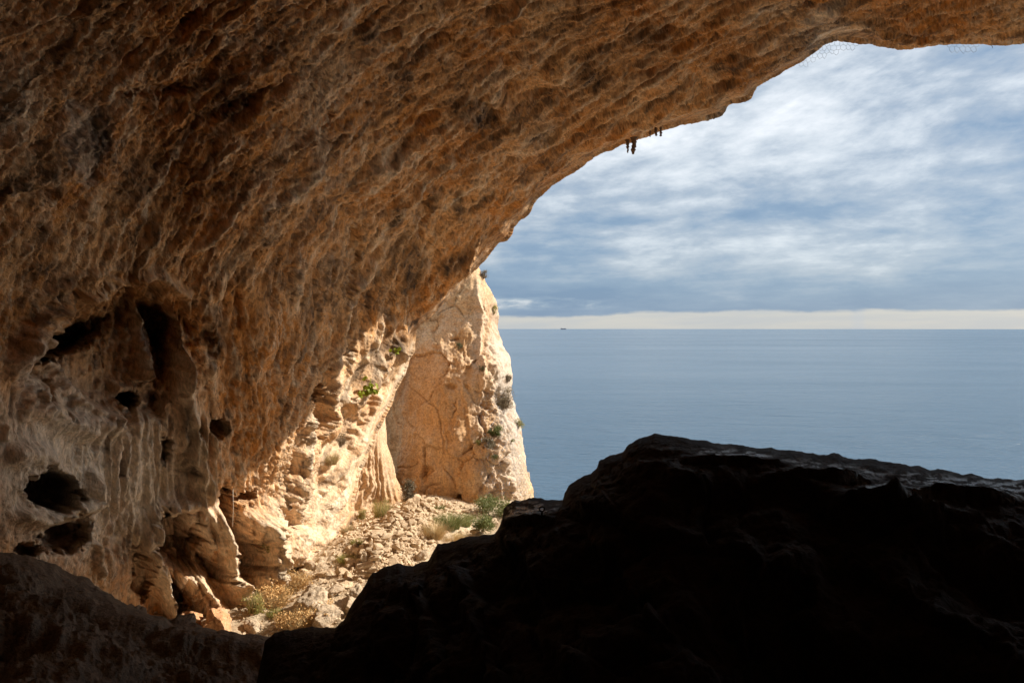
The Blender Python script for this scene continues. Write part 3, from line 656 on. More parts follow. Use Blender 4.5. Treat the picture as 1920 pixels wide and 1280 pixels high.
disp += right*(.07*ridged(W0[..., 0]*4, W0[..., 1]*4, W0[..., 2]*2.4, 3, .6) - .16*sstep(.3, .7, fbm(W0[..., 0]*1.8, W0[..., 1]*1.8, W0[..., 2]*1.2, 3)))
p.tone[..., 1] = np.maximum(p.tone[..., 1], right*.6*sstep(.25, .6, fbm(W0[..., 0]*2.2+9, W0[..., 1]*2.2, W0[..., 2]*1.6, 4, .6)))
crk = fbm(W0[..., 0]*.8+30, W0[..., 1]*.8, W0[..., 2]*.8, 4)
p.tone[..., 0] = np.maximum(p.tone[..., 0], .4*sstep(.1, .5, crk))
P, mask, q = relief(PX, PY, D0, CL, CP_, 22, qmin=-40, back=6, jag=3.0, disp=disp, ray=p.ray)
tag(link('cliff', grid_mesh('cliff', P, mask, p.tone), M_PILLAR), 'tall sunlit orange cliff buttress rising above the sea at the mouth of the cave', kind='structure')

# ------------------------------------------------------------------ terrace ground
def ground_z(X, Y):
    z = GZ + .22*fbm(X*.35, Y*.35, X*0+2, 3) + .08*fbm(X*1.3, Y*1.3, X*0+5, 3)
    # heap of collapsed masonry, and the bank against the wall
    z = z + .85*np.exp(-(((X+4.5-.10*(Y-29))/1.5)**2 + ((Y-29.0)/5.2)**2)) + .30*np.exp(-(((X+6.3)/1.2)**2 + ((Y-27.6)/2.5)**2))
    z = z - np.clip(X-1.0, 0, 1)*np.clip(Y-(35-.35*X), 0, 30)*1.6
    return z
xs = np.r_[np.arange(-17, 2, .05), np.arange(2, 24, .25)]; ys = np.arange(14, 43, .06); X, Y = np.meshgrid(xs, ys)
Z = ground_z(X, Y); f1, f2, idv = worley(X*1.6+.4*fbm(X, Y, X*0, 3), Y*1.2+.4*fbm(X, Y, X*0+4, 3), 3)
Z = Z + .13*(idv-.5)*sstep(0, .35, f2-f1) + .05*ridged(X*2.5, Y*2.5, X*0+1, 4, .6)
f1, f2, idv = worley(X*5, Y*5, 4); Z = Z + .05*(idv-.3)*sstep(.0, .4, f2-f1)*sstep(-.3, .3, fbm(X*.6, Y*.6, X*0+8, 2))
tone = np.zeros(X.shape+(4,)); tone[..., 3] = 1; tone[..., 0] = .5*sstep(0, .5, fbm(X*.7, Y*.7, X*0+3, 3))
tag(link('ground', grid_mesh('ground', np.stack([X, Y, Z], -1), np.ones(X.shape, bool), tone), M_GROUND), kind='structure')
def on_ground(px, py, up=0.0):
    z = GZ
    for _ in range(6):
        q_ = gpt(px, py, z); z = float(ground_z(np.array([q_.x]), np.array([q_.y]))[0])
    q_.z = z + up
    return q_

# ------------------------------------------------------------------ foreground: brown slope on the left, black ridge on the right
def foreground(name, mat, label, sil, dsil, x0, x1, bottom, dbot, step, disp_fn, paint_fn=None, Rpx=40, back=2.5, jag=4.0, cut=None, crestk=24):
    xs = axis(x0[0], x0[1], x1[0], x1[1], step, 1.10); vs = np.r_[np.linspace(-.28, 0, 24)[:-1], np.linspace(0, 1, int(cut or 200))**1.15]
    PXg, Vg = np.meshgrid(xs, vs)
    sx = np.array([a[0] for a in sil], float); sy = np.array([a[1] for a in sil], float)
    jit = jag*fbm(PXg/36, PXg*0, PXg*0+6, 4, .52)
    top = np.interp(PXg, sx, sy) + jit
    Ds = np.interp(PXg, [a[0] for a in dsil], [a[1] for a in dsil])
    vp = np.clip(Vg, 0, 1); ker = np.exp(-0.5*(np.arange(-90, 91)/30.0)**2); ker /= ker.sum()
    xf = np.arange(sx[0], sx[-1], 2.0); sf = np.convolve(np.pad(np.interp(xf, sx, sy), 90, 'edge'), ker, 'valid'); tops = np.interp(PXg, xf, sf)
    py = tops + (top-tops)*np.exp(-vp*crestk) + (bottom-tops)*vp
    w = vp**0.8
    D = np.exp(np.log(Ds)*(1-w) + math.log(dbot)*w)
    # outer side: falls away behind the crest
    neg = np.clip(-Vg, 0, 1); py = py + neg*420; D = D*(1+neg*back)
    k = np.clip(1-(py-top)/Rpx, 0, 1)*(Vg >= 0); D = D + Rpx*Ds/F*(1-np.sqrt(np.clip(1-k*k, 0, 1)))
    D = np.where(Vg < 0, D + Rpx*Ds/F, D)
    pt = type('o', (), {})()
    P = at(PXg, py, D); W0 = P.copy(); N = normals(P)
    disp = disp_fn(PXg, py, W0, Vg)
    crest = sstep(0.0, 0.03, np.abs(Vg))*.8+.2
    P = P + N*(disp*crest)[..., None]
    tone = np.zeros(PXg.shape+(4,)); tone[..., 3] = 1
    if paint_fn: paint_fn(PXg, py, tone)
    return tag(link(name, grid_mesh(name, P, np.ones(PXg.shape, bool), tone), mat), label, kind='structure')

def slope_disp(px, py, Wp, v):
    X, Y, Z = Wp[..., 0], Wp[..., 1], Wp[..., 2]
    d = .42*fbm(X*.45, Y*.45, Z*.45, 4, .55) + .10*ridged(X*1.8, Y*1.8, Z*2.4, 4, .6) + .05*fbm(X*6, Y*6, Z*6, 3, .6)
    d -= .35*sstep(.25, .6, fbm(X*.7+9, Y*.7, Z*.7, 3))
    return d
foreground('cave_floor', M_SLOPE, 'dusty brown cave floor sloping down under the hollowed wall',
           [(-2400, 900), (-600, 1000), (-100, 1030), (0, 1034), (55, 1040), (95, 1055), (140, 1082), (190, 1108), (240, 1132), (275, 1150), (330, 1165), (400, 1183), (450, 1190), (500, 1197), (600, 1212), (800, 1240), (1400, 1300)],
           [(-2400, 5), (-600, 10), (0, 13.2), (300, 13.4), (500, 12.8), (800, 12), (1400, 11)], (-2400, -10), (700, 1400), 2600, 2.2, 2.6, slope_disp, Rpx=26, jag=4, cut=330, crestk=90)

SILR = [(430, 1420), (478, 1300), (490, 1240), (497, 1199), (515, 1186), (535, 1180), (560, 1176), (585, 1173), (600, 1176), (628, 1176), (645, 1162), (660, 1130), (675, 1108), (688, 1092), (700, 1074), (722, 1062), (745, 1055), (775, 1058), (803, 1050),
        (812, 1035), (820, 1020), (850, 1012), (880, 1006), (912, 1001), (928, 998), (938, 985), (944, 972), (945, 955), (952, 946), (968, 938), (990, 934), (1015, 931), (1030, 936), (1056, 936), (1060, 922), (1068, 908), (1085, 898), (1108, 890), (1120, 875), (1124, 862),
        (1145, 852), (1168, 846), (1178, 832), (1195, 821), (1225, 814), (1250, 813), (1285, 820), (1320, 827), (1345, 828), (1380, 834), (1440, 838), (1500, 846), (1560, 852), (1600, 857), (1650, 862), (1700, 872), (1760, 878), (1810, 890), (1860, 894), (1920, 900),
        (2100, 940), (2600, 1000), (3400, 1100), (5200, 1400)]
def ridge_disp(px, py, Wp, v):
    X, Y, Z = Wp[..., 0], Wp[..., 1], Wp[..., 2]
    d = .30*fbm(X*.7, Y*.7, Z*.9, 4, .5)*sstep(0, .12, v) + .05*ridged(X*2.2, Y*2.2, Z*3.4, 4, .6) + .015*fbm(X*9, Y*9, Z*9, 3, .6)
    # beds: stepped strata dipping to the right
    bed = Z*2.3 + X*.28 + .5*fbm(X*.6, Y*.6, Z*.6, 3); fr = bed-np.floor(bed)
    d += .16*(sstep(.0, .25, fr)-fr)*sstep(0.01, .06, v)
    f1, f2, idv = worley(X*1.5+.3*fbm(X*2, Y*2, Z*2, 2), Z*2.0+.3*Y, 6)
    d += .24*(idv-.5)*sstep(0, .12, f2-f1)*sstep(0.01, .08, v)
    f1, f2, idv = worley(X*4.5+.3*Z, Z*6.0+.3*Y, 8); d += .05*(idv-.5)*sstep(0, .15, f2-f1)*sstep(0.0, .05, v)
    # flat ledges that catch the sky
    def ledge(cx, cy, rx, ry, h):
        a = np.exp(-((px-cx)/rx)**4); s_ = (py-cy)/ry
        return .0055*ry*a*np.where(s_ < 1, np.clip((s_+1)/2, 0, 1), np.clip(1-(s_-1)/.35, 0, 1))
    LG = [(1000, 962, 56, 24), (1380, 858, 90, 20), (1630, 938, 66, 34), (1722, 965, 58, 30), (1540, 890, 80, 24), (1800, 920, 100, 24), (1745, 1000, 48, 26)]
    calm = np.zeros_like(px)
    for cx, cy, rx, ry in LG: calm = np.maximum(calm, np.exp(-((px-cx)/rx)**4-((py-cy)/(ry*1.1))**4))
    d = d*(1-.8*calm) + .012*fbm(X*7, Y*7, Z*7, 3, .6)*calm
    for cx, cy, rx, ry in LG: d += ledge(cx, cy, rx, ry, 0)
    return d
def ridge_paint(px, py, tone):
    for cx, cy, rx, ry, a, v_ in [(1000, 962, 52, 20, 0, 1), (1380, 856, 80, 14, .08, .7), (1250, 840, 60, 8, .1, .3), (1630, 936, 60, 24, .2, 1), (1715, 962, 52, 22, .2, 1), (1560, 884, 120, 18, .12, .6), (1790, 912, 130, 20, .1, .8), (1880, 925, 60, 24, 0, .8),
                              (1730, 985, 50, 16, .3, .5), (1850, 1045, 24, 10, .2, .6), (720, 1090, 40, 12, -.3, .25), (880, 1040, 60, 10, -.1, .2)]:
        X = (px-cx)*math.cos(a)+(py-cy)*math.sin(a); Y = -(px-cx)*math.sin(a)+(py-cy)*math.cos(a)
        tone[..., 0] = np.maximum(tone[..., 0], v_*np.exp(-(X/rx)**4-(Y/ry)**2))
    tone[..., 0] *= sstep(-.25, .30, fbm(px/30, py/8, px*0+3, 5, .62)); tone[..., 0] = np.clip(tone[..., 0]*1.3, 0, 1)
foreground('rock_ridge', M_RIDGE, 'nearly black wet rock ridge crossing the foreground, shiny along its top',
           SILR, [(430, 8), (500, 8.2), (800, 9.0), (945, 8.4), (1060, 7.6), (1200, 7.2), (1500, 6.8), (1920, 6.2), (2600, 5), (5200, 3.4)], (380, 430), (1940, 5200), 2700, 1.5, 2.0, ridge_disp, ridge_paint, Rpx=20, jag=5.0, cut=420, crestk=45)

# ------------------------------------------------------------------ the cave behind the camera
def back_shell():
    n, mseg = 220, 90
    th = np.linspace(0, 2*math.pi, n+1); s_ = np.linspace(0, 1, mseg); TH, S_ = np.meshgrid(th, s_)
    ang = S_*math.pi/2; rx = 19.0*np.cos(ang**1.0*.999)+.01; rz = 10.6*np.cos(ang*.999)+.01
    X = 6 + rx*np.cos(TH); Z = CAMZ - .2 + rz*np.sin(TH); Y = 3.5 - 15*np.sin(ang)
    P = np.stack([X, Y, Z], -1); N = normals(P)
    d = 1.1*fbm(X*.25, Y*.25, Z*.25, 4) + .3*ridged(X*.8, Y*.8, Z*.8, 3); d[:, -1] = d[:, 0]
    P = P + N*d[..., None]
    tag(link('inner_cave_wall', grid_mesh('inner_cave_wall', P, np.ones(X.shape, bool)), M_BACK), kind='structure')
back_shell()

# ------------------------------------------------------------------ where things stand: rays against the built rock
bpy.context.view_layer.update()
OB = {n: bpy.data.objects[n] for n in ('cave_wall', 'flowstone_apron', 'cliff', 'ground', 'cave_floor', 'rock_ridge')}
def hit(name, px, py):
    o = Vector((0, 0, CAMZ)); d = (pnt(px, py, 10.0)-o).normalized()
    ok, loc, nor, _ = OB[name].ray_cast(o, d, distance=200)
    if not ok: return None, None
    if nor.dot(d) > 0: nor = -nor
    return loc, nor
def drop(x, y):
    ok, loc, nor, _ = OB['ground'].ray_cast(Vector((x, y, GZ+6)), Vector((0, 0, -1)))
    return loc if ok else Vector((x, y, GZ))
def px2m(px, d): return px*d/F
UP = Vector((0, 0, 1)); RIGHT = Vector((1, 0, 0))

# ---- stones
def hull_stone(seed, n=15, ax=(1, .8, .6)):
    r = random.Random(seed); bm = bmesh.new()
    for _ in range(n):
        v = Vector((r.gauss(0, 1), r.gauss(0, 1), r.gauss(0, 1))).normalized()*r.uniform(.82, 1.0)
        bm.verts.new((v.x*ax[0]*.5, v.y*ax[1]*.5, v.z*ax[2]*.5))
    g = bmesh.ops.convex_hull(bm, input=bm.verts)
    bmesh.ops.delete(bm, geom=[e for e in g['geom_interior'] if isinstance(e, bmesh.types.BMVert)], context='VERTS')
    me = bpy.data.meshes.new('stone'); bm.to_mesh(me); bm.free(); return me
def boulder_mesh(seed, ax, cuts=11, sub=4, rough=.06, flat=None):
    r = random.Random(seed); bm = bmesh.new(); bmesh.ops.create_icosphere(bm, subdivisions=sub, radius=1.0)
    V = np.array([v.co[:] for v in bm.verts])
    for k in range(cuts):
        n = np.array([r.gauss(0, 1) for _ in range(3)]); n /= np.linalg.norm(n); d = r.uniform(.40, .80)
        e = V@n - d; V = V - np.clip(e, 0, None)[:, None]*n[None]*.96
    V = V*np.array(ax)[None]*.5
    L = max(ax); o = seed*3.7
    q_ = V/L*3.2
    nn = fbm(q_[:, 0]+o, q_[:, 1], q_[:, 2], 4, .55)*rough*L + ridged(q_[:, 0]*2.2+o, q_[:, 1]*2.2, q_[:, 2]*2.2, 3)*rough*.5*L
    N = V/np.linalg.norm(V, axis=1)[:, None]; V = V + N*nn[:, None]
    for v, c in zip(bm.verts, V): v.co = c
    me = bpy.data.meshes.new('boulder'); bm.to_mesh(me); bm.free()
    me.polygons.foreach_set('use_smooth', [True]*len(me.polygons)); return me
STONES = [hull_stone(100+k, 16, (1, random.Random(k).uniform(.6, .95), random.Random(k+50).uniform(.38, .75))) for k in range(14)]
for me_ in STONES: me_.materials.append(M_STONE)
ds = empty('dry_stone_wall', drop(-4.6, 28))
tag(ds, 'tumbled dry stone wall of pale rubble running away across the sunlit terrace', 'stone wall')
r = random.Random(5); dsl = ds.location.copy()
cand = []
for k in range(286):
    tt = r.random()**1.15; cx = -4.75 + .95*tt; cy = 24.9 + 9.0*tt
    w = .75 + .35*tt; off = r.gauss(0, .55)*w; X0 = cx+off; Y0 = cy+r.uniform(-.3, .3)
    top = .62*math.exp(-(off/(.62*w))**2)*(1-.55*tt)
    size = r.uniform(.19, .42)*(1.25 if tt < .15 else 1)
    g = drop(X0, Y0); cand.append((X0, Y0, g.z + r.random()*top + size*.12, size))
for X0, Y0, Z0, size in cand:
    o = link('stone', r.choice(STONES), None, ds); o.location = Vector((X0, Y0, Z0))-dsl
    o.scale = (size*r.uniform(.9, 1.4),)*2 + (size*r.uniform(.7, 1.1),); o.rotation_euler = (r.gauss(0, .35), r.gauss(0, .35), r.uniform(0, 6.28))
# the squared end of the wall, flat stones laid in courses, round one upright on top
for (x, y, w_, h_, dd, rz) in [(690, 1090, 44, 12, .5, .2), (672, 1084, 30, 11, .4, -.2), (700, 1078, 40, 11, .45, .1), (680, 1073, 32, 10, .4, .3), (696, 1067, 34, 10, .45, -.1), (686, 1058, 44, 10, .5, .25), (704, 1045, 30, 10, .4, -.3), (706, 1035, 22, 14, .3, .5)]:
    a = gpt(690, 1093); dpt = a.y - .1; q_ = pnt(x, y, dpt)
    o = link('stone', r.choice(STONES), None, ds); o.location = q_-dsl; o.scale = (px2m(w_, dpt), dd, px2m(h_, dpt)*1.7); o.rotation_euler = (0, r.gauss(0, .07), rz)
q_ = pnt(682, 1045, gpt(690, 1093).y-.15)
o = link('stone', boulder_mesh(77, (px2m(20, q_.y), .2, px2m(23, q_.y)), sub=3), M_BOULDER, ds); o.location = q_-dsl; o['label'] = 'rounded stone standing upright on top'

# ---- rubble too fine to count
def rubble(name, n, region, smin, smax, seed, lift=0.0):
    r = random.Random(seed); Vs = []; Fs = []; base = 0
    protos = []
    for m_ in STONES[:8]: protos.append((np.array([v.co[:] for v in m_.vertices]), [tuple(p_.vertices) for p_ in m_.polygons]))
    k = 0
    while k < n:
        x, y = region(r)
        X0, Y0 = gpt(x, y).xy if False else (None, None)
        q_ = gpt(x, y); g = drop(q_.x, q_.y)
        V, Fc = r.choice(protos); s_ = smin + (smax-smin)*r.random()**2.2
        M = np.array(Euler((r.gauss(0, .5), r.gauss(0, .5), r.uniform(0, 6.3))).to_matrix())
        Vs.append((V*s_)@M.T + np.array([g.x, g.y, g.z + s_*.10 + lift*r.random()])); Fs += [tuple(i+base for i in f_) for f_ in Fc]; base += len(V); k += 1
    me_ = pymesh(name, np.concatenate(Vs), Fs)
    return tag(link(name, me_, M_STONE), 'loose pale limestone rubble scattered over the terrace', kind='stuff')
def reg(r):
    while True:
        tt = r.random(); x = 690 + 115*tt + r.gauss(0, 34); y = 1088 - 130*tt + r.gauss(0, 10)
        if y > 935 and x > 560: return x, y
rubble('rubble', 4200, reg, .06, .28, 1)
def reg2(r):
    return r.uniform(455, 960), r.uniform(936, 1185)
rubble('scree', 2600, reg2, .03, .20, 2)
def reg3(r): return r.gauss(680, 38), r.gauss(990, 22)
rubble('scree', 1800, reg3, .05, .30, 3)

BLOCKS = [  # px, py of the base, width, height in photo pixels, depth m, tilt, material, label
    (664, 1134, 44, 46, .9, .25, M_BOULDER, 'grey topped angular boulder below the end of the dry stone wall'),
    (578, 1142, 76, 52, 1.4, .1, M_BOULDER, 'large rounded grey boulder between the two patches of orange dry grass'),
    (622, 1118, 64, 26, .9, -.45, M_BOULDER, 'long tilted slab leaning against the rounded grey boulder'),
    (648, 1102, 30, 15, .5, .35, M_STONE, 'flat pointed stone lying on top of the tilted slab'),
    (612, 1083, 50, 15, .5, .12, M_STONE, 'long low stone block in the row beside the gnarled stick'),
    (566, 1084, 27, 18, .4, -.1, M_STONE, 'squared pale block just right of the gnarled stick'),
    (578, 1068, 26, 22, .4, .2, M_BOULDER, 'rough grey lump of rock behind the squared pale block'),
    (638, 1078, 24, 18, .4, .3, M_STONE, 'pale block at the right end of the long low stone'),
    (652, 1084, 18, 17, .35, -.4, M_STONE, 'leaning wedge stone between the pale block and the wall end'),
    (612, 1178, 70, 48, 1.3, .1, M_BOULDER, 'fissured boulder half hidden by the black ridge below the orange grass'),
    (655, 1160, 50, 40, 1.0, .3, M_BOULDER, 'brown boulder at the edge of the black ridge under the angular one'),
    (472, 1190, 42, 20, 1.0, .45, M_BOULDER, 'slanting slab beside the sandy patch at the lowest point of the floor'),
    (520, 1076, 16, 9, .3, 0, M_STONE, 'small flat stone at the left end of the gnarled stick'),
    (793, 943, 22, 12, .4, .1, M_STONE, 'tan block lying at the foot of the pale flowstone apron'),
    (815, 962, 15, 10, .3, 0, M_STONE, 'small pale block at the upper end of the dry stone wall'),
    (856, 962, 20, 10, .35, .1, M_STONE, 'light flat stone in the grass near the cliff foot'),
    (873, 962, 18, 9, .35, -.2, M_STONE, 'brownish flat stone beside the light one near the cliff foot'),
    (856, 987, 15, 9, .25, 0, M_STONE, 'single white stone lying in the middle of the green grass'),
    (890, 1002, 22, 15, .4, .2, M_STONE, 'pale knobbly rock below the grass close to the black ridge'),
    (927, 985, 26, 14, .6, .1, M_BOULDER, 'grey rock beside the ridge under the leafy green bush'),
    (790, 1052, 34, 26, .6, .35, M_BOULDER, 'large pale rock leaning at the right foot of the dry stone wall'),
    (776, 1030, 22, 16, .4, .3, M_STONE, 'tan rock in the rubble just above the large pale rock'),
    (712, 1008, 26, 18, .5, -.2, M_BOULDER, 'rounded rock standing out of the middle of the rubble'),
    (742, 1004, 22, 12, .4, .1, M_STONE, 'flattish rock right of the rounded one in the rubble'),
    (704, 985, 18, 12, .35, .1, M_STONE, 'brown stone at the left end of the row in the upper rubble'),
    (722, 980, 18, 13, .35, -.2, M_STONE, 'brown stone in the middle of the row in the upper rubble'),
    (738, 975, 16, 13, .35, .3, M_STONE, 'dark tan stone under the dry weeds in the upper rubble'),
    (690, 1000, 14, 9, .3, .1, M_STONE, 'small brown stone just below the row in the upper rubble'),
    (668, 972, 24, 16, .5, -.2, M_BOULDER, 'tan rock tucked against the foot of the ribbed wall'),
    (352, 1176, 48, 42, 1.0, .6, M_ORANGE, 'orange rounded boulder at the far left end of the sunlit floor'),
    (400, 1192, 66, 56, 1.6, .7, M_ORANGE, 'long orange slab sloping down beside the rounded orange boulder'),
    (285, 1150, 24, 18, .6, .1, M_BOULDER, 'small bright rock tucked under the last drapery on the left'),
]
for k, (x, y, w_, h_, dd, tilt, m_, lab) in enumerate(BLOCKS):
    l_, n_ = hit('ground', x, y)
    if l_ is None or l_.y > 45: l_ = gpt(x, y)
    d_ = l_.y; W_, H_ = px2m(w_, d_)*1.08, px2m(h_, d_)*1.15
    name = 'boulder' if w_ > 25 else 'loose_rock'
    big_ = w_ > 25
    me_ = boulder_mesh(300+k, (W_, dd, H_), cuts=16 if big_ else 14, sub=5 if w_ > 40 else 4 if big_ else 3, rough=.075)
    me_.name = name
    o = link(name, me_, m_); o.location = l_ + Vector((0, dd*.32, H_*.20)); o.rotation_euler = (0, tilt*.5, tilt*.6)
    tag(o, lab, 'boulder' if big_ else 'rock', 'rocks lying on the terrace')

# ---- plants
M_GREEN = plain('green_leaf', (.18, .20, .065), .6, .35, 30, trans=.35)
M_YGREEN = plain('yellow_green_leaf', (.30, .28, .08), .6, .35, 30, trans=.35)
M_BRIGHT = plain('bright_leaf', (.30, .34, .03), .45, .3, 12, trans=.45)
M_ORANGEG = plain('dry_orange_grass', (.52, .32, .13), .8, .3, 20, trans=.25)
M_STRAW = plain('straw', (.50, .38, .20), .8, .3, 20, trans=.25)
M_TWIG = plain('twig', (.20, .14, .09), .85, .3, 20)
M_GREYB = plain('grey_brown_scrub', (.20, .16, .10), .85, .3, 20, trans=.2)
M_DKGREEN = plain('dark_green_leaf', (.13, .13, .06), .6, .3, 20, trans=.3)
def blades(name, w, h, n, mat, parent, seed, wd=.018, lean=.5, z0=0.0, up=UP):
    r = random.Random(seed); V = []; Fc = []
    for _ in range(n):
        a = r.uniform(0, 6.283); rad = w*.5*math.sqrt(r.random())*.55; bx, by = rad*math.cos(a), rad*math.sin(a)
        L = h*r.uniform(.45, 1.05)*(1.1-.5*rad/(w*.5+1e-6)); la = a + r.gauss(0, .7); ln = lean*r.uniform(.2, 1.2)*w*.5
        wv = Vector((-math.sin(la+1.2), math.cos(la+1.2), 0))*wd*r.uniform(.6, 1.3); b0 = len(V)
        for s_ in (0, .35, .7, 1.0):
            c_ = Vector((bx+math.cos(la)*ln*s_**1.7, by+math.sin(la)*ln*s_**1.7, z0+L*s_*(1-.18*s_*s_)))
            ww = wv*(1-s_)**.6 if s_ < 1 else wv*.05
            V += [c_-ww, c_+ww]
        for j in range(3): Fc.append((b0+2*j, b0+2*j+1, b0+2*j+3, b0+2*j+2))
    return link(name, pymesh(name, V, Fc), mat, parent)
def leaves(name, w, h, n, mat, parent, seed, size=.05, dz=None, hang=False):
    r = random.Random(seed); V = []; Fc = []
    cl = [(Vector((r.gauss(0, .24)*w, r.gauss(0, .2)*w, h*r.uniform(.12, .80))), r.uniform(.12, .24)*max(w, h)) for _ in range(13)]
    for _ in range(n):
        c0, rad = r.choice(cl); c_ = c0 + Vector((r.gauss(0, .6), r.gauss(0, .6), r.gauss(0, .5)))*rad
        if not hang: c_.z = max(c_.z, .02)
        L = size*r.uniform(.6, 1.5); q_ = Euler((r.uniform(-1.2, 1.2), r.uniform(-1.2, 1.2), r.uniform(0, 6.28))).to_matrix(); b0 = len(V)
        V += [c_ + q_@Vector(v_) for v_ in ((-L*.5, 0, 0), (0, -L*.24, L*.06), (L*.55, 0, 0), (0, L*.24, L*.06))]
        Fc.append((b0, b0+1, b0+2, b0+3))
    return link(name, pymesh(name, V, Fc), mat, parent), cl
def tube(V, Fc, pts, rads, n=5):
    b0 = len(V)
    for i, p_ in enumerate(pts):
        d_ = (pts[min(i+1, len(pts)-1)]-pts[max(i-1, 0)]).normalized(); a_ = d_.cross(Vector((.3, .5, .81))).normalized(); b_ = d_.cross(a_)
        for k in range(n):
            t_ = 2*math.pi*k/n; V.append(p_ + (a_*math.cos(t_)+b_*math.sin(t_))*rads[i])
    for i in range(len(pts)-1):
        for k in range(n):
            a = b0+i*n+k; b = b0+i*n+(k+1) % n; Fc.append((a, b, b+n, a+n))
    Fc.append(tuple(b0+k for k in range(n))[::-1]); Fc.append(tuple(b0+(len(pts)-1)*n+k for k in range(n)))
def stems(name, ends, rad, mat, parent, seed):
    r = random.Random(seed); V = []; Fc = []
    for e in ends:
        mid_ = e*.5 + Vector((r.gauss(0, .05), r.gauss(0, .05), 0)); tube(V, Fc, [Vector((0, 0, -.03)), mid_, e], [rad, rad*.7, rad*.35], 4)
    return link(name, pymesh(name, V, Fc), mat, parent)
PL = [  # surface, px, py of the root, width, height (photo px), kind, name, category, label
    ('ground', 922, 968, 66, 36, 'bush', 'bush', 'bush', 'leafy green bush at the foot of the cliff beside the black ridge'),
    ('ground', 948, 966, 34, 22, 'bush2', 'bush', 'bush', 'small yellowish bush squeezed between the leafy green bush and the ridge'),
    ('ground', 840, 990, 62, 40, 'grass', 'grass_tuft', 'grass', 'thick green grass clump with a white stone in it'),
    ('ground', 868, 986, 40, 24, 'grass', 'grass_tuft', 'grass', 'green grass clump between the white stone and the grey green shrub'),
    ('ground', 902, 1000, 44, 36, 'bush', 'bush', 'bush', 'grey green shrub just above the black ridge left of its step'),
    ('ground', 822, 956, 30, 14, 'grass', 'grass_tuft', 'grass', 'low green growth along the foot of the orange cliff'),
    ('ground', 868, 972, 50, 12, 'grass', 'grass_tuft', 'grass', 'flat green mat of grass between the two flat stones and the cliff'),
    ('ground', 768, 938, 22, 46, 'drybush', 'bush', 'shrub', 'brownish green shrub in the corner between apron and cliff'),
    ('ground', 716, 972, 46, 46, 'weed', 'weed_clump', 'weeds', 'tall mixed green and dry weeds at the foot of the apron'),
    ('ground', 679, 975, 18, 30, 'weed', 'weed_clump', 'weeds', 'small green weed beside the foot of the ribbed wall'),
    ('ground', 650, 1052, 44, 18, 'ygrass', 'grass_tuft', 'grass', 'low yellow green tuft left of the upright round stone'),
    ('ground', 668, 1020, 26, 14, 'ygrass', 'grass_tuft', 'grass', 'faint olive tuft in the gravel behind the yellow green one'),
    ('ground', 812, 1010, 44, 46, 'dry', 'dry_shrub', 'shrub', 'dry straw coloured scrub right of the rubble heap'),
    ('ground', 850, 1012, 50, 18, 'dry', 'dry_shrub', 'shrub', 'low rusty scrub along the edge of the black ridge'),
    ('ground', 508, 1092, 26, 44, 'weed', 'weed_clump', 'weeds', 'dark weeds under the shaded hollow of the buttress'),
    ('ground', 478, 1146, 44, 50, 'weed', 'weed_clump', 'weeds', 'green weeds at the foot of the pale leg of rock'),
    ('ground', 508, 1136, 70, 44, 'orange', 'dry_grass', 'dry grass', 'golden dry grass between the green weeds and the rounded boulder'),
    ('ground', 545, 1104, 66, 34, 'orange', 'dry_grass', 'dry grass', 'golden dry grass in front of the gnarled stick'),
    ('ground', 560, 1172, 78, 38, 'orange', 'dry_grass', 'dry grass', 'rust orange dry grass nearest the black ridge'),
    ('ground', 600, 1142, 40, 14, 'orange', 'dry_grass', 'dry grass', 'thin orange dry grass on the front of the rounded boulder'),
    ('ground', 515, 1154, 34, 18, 'ygrass', 'grass_tuft', 'grass', 'small green tuft at the edge of the sandy patch'),
    ('ground', 650, 1002, 24, 26, 'dry', 'dry_shrub', 'shrub', 'thin dry scrub at the base of the ribbed wall'),
    ('cave_wall', 503, 1034, 14, 36, 'bush2', 'bush', 'creeper', 'narrow green creeper beside the pale leg of rock'),
    ('cave_wall', 619, 872, 30, 34, 'straw', 'dry_tuft', 'dry grass', 'pale straw tuft on the ledge below the fig plant'),
    ('cave_wall', 640, 835, 20, 30, 'drybush', 'bush', 'shrub', 'thin twiggy shrub just above the pale straw tuft'),
    ('cliff', 906, 522, 16, 18, 'drybush', 'bush', 'shrub', 'greyish tuft on the cliff edge near its very top'),
    ('cliff', 925, 590, 13, 20, 'bush2', 'bush', 'bush', 'yellow green cushion on the cliff edge level with the pale horizon sky'),
    ('cliff', 861, 655, 12, 12, 'dark', 'bush', 'bush', 'small dark cushion plant alone on the orange cliff face'),
    ('cliff', 905, 696, 13, 15, 'dark', 'bush', 'bush', 'dark brown cushion plant near the cliff edge under the lone one'),
    ('cliff', 952, 715, 14, 18, 'drybush', 'bush', 'shrub', 'upper grey scrub on the seaward edge of the cliff'),
    ('cliff', 944, 765, 30, 40, 'drybush', 'bush', 'shrub', 'large grey brown scrub on the seaward edge of the cliff'),
    ('cliff', 972, 802, 16, 20, 'bush2', 'bush', 'bush', 'pale yellowish plant sticking out over the sea'),
    ('cliff', 930, 818, 22, 22, 'bush', 'bush', 'bush', 'bright green cushion below the large grey brown scrub'),
    ('cliff', 958, 828, 9, 8, 'bush', 'bush', 'bush', 'tiny green cushion between the bright green one and the cliff edge'),
    ('cliff', 898, 834, 12, 10, 'bush2', 'bush', 'bush', 'tiny olive plant in the crack left of the bright green cushion'),
    ('cliff', 928, 860, 11, 10, 'bush', 'bush', 'bush', 'tiny green cushion low on the cliff in the pale rock'),
    ('cliff', 915, 838, 26, 18, 'drybush', 'bush', 'shrub', 'dry brown scrub hanging just under the bright green cushion'),
]
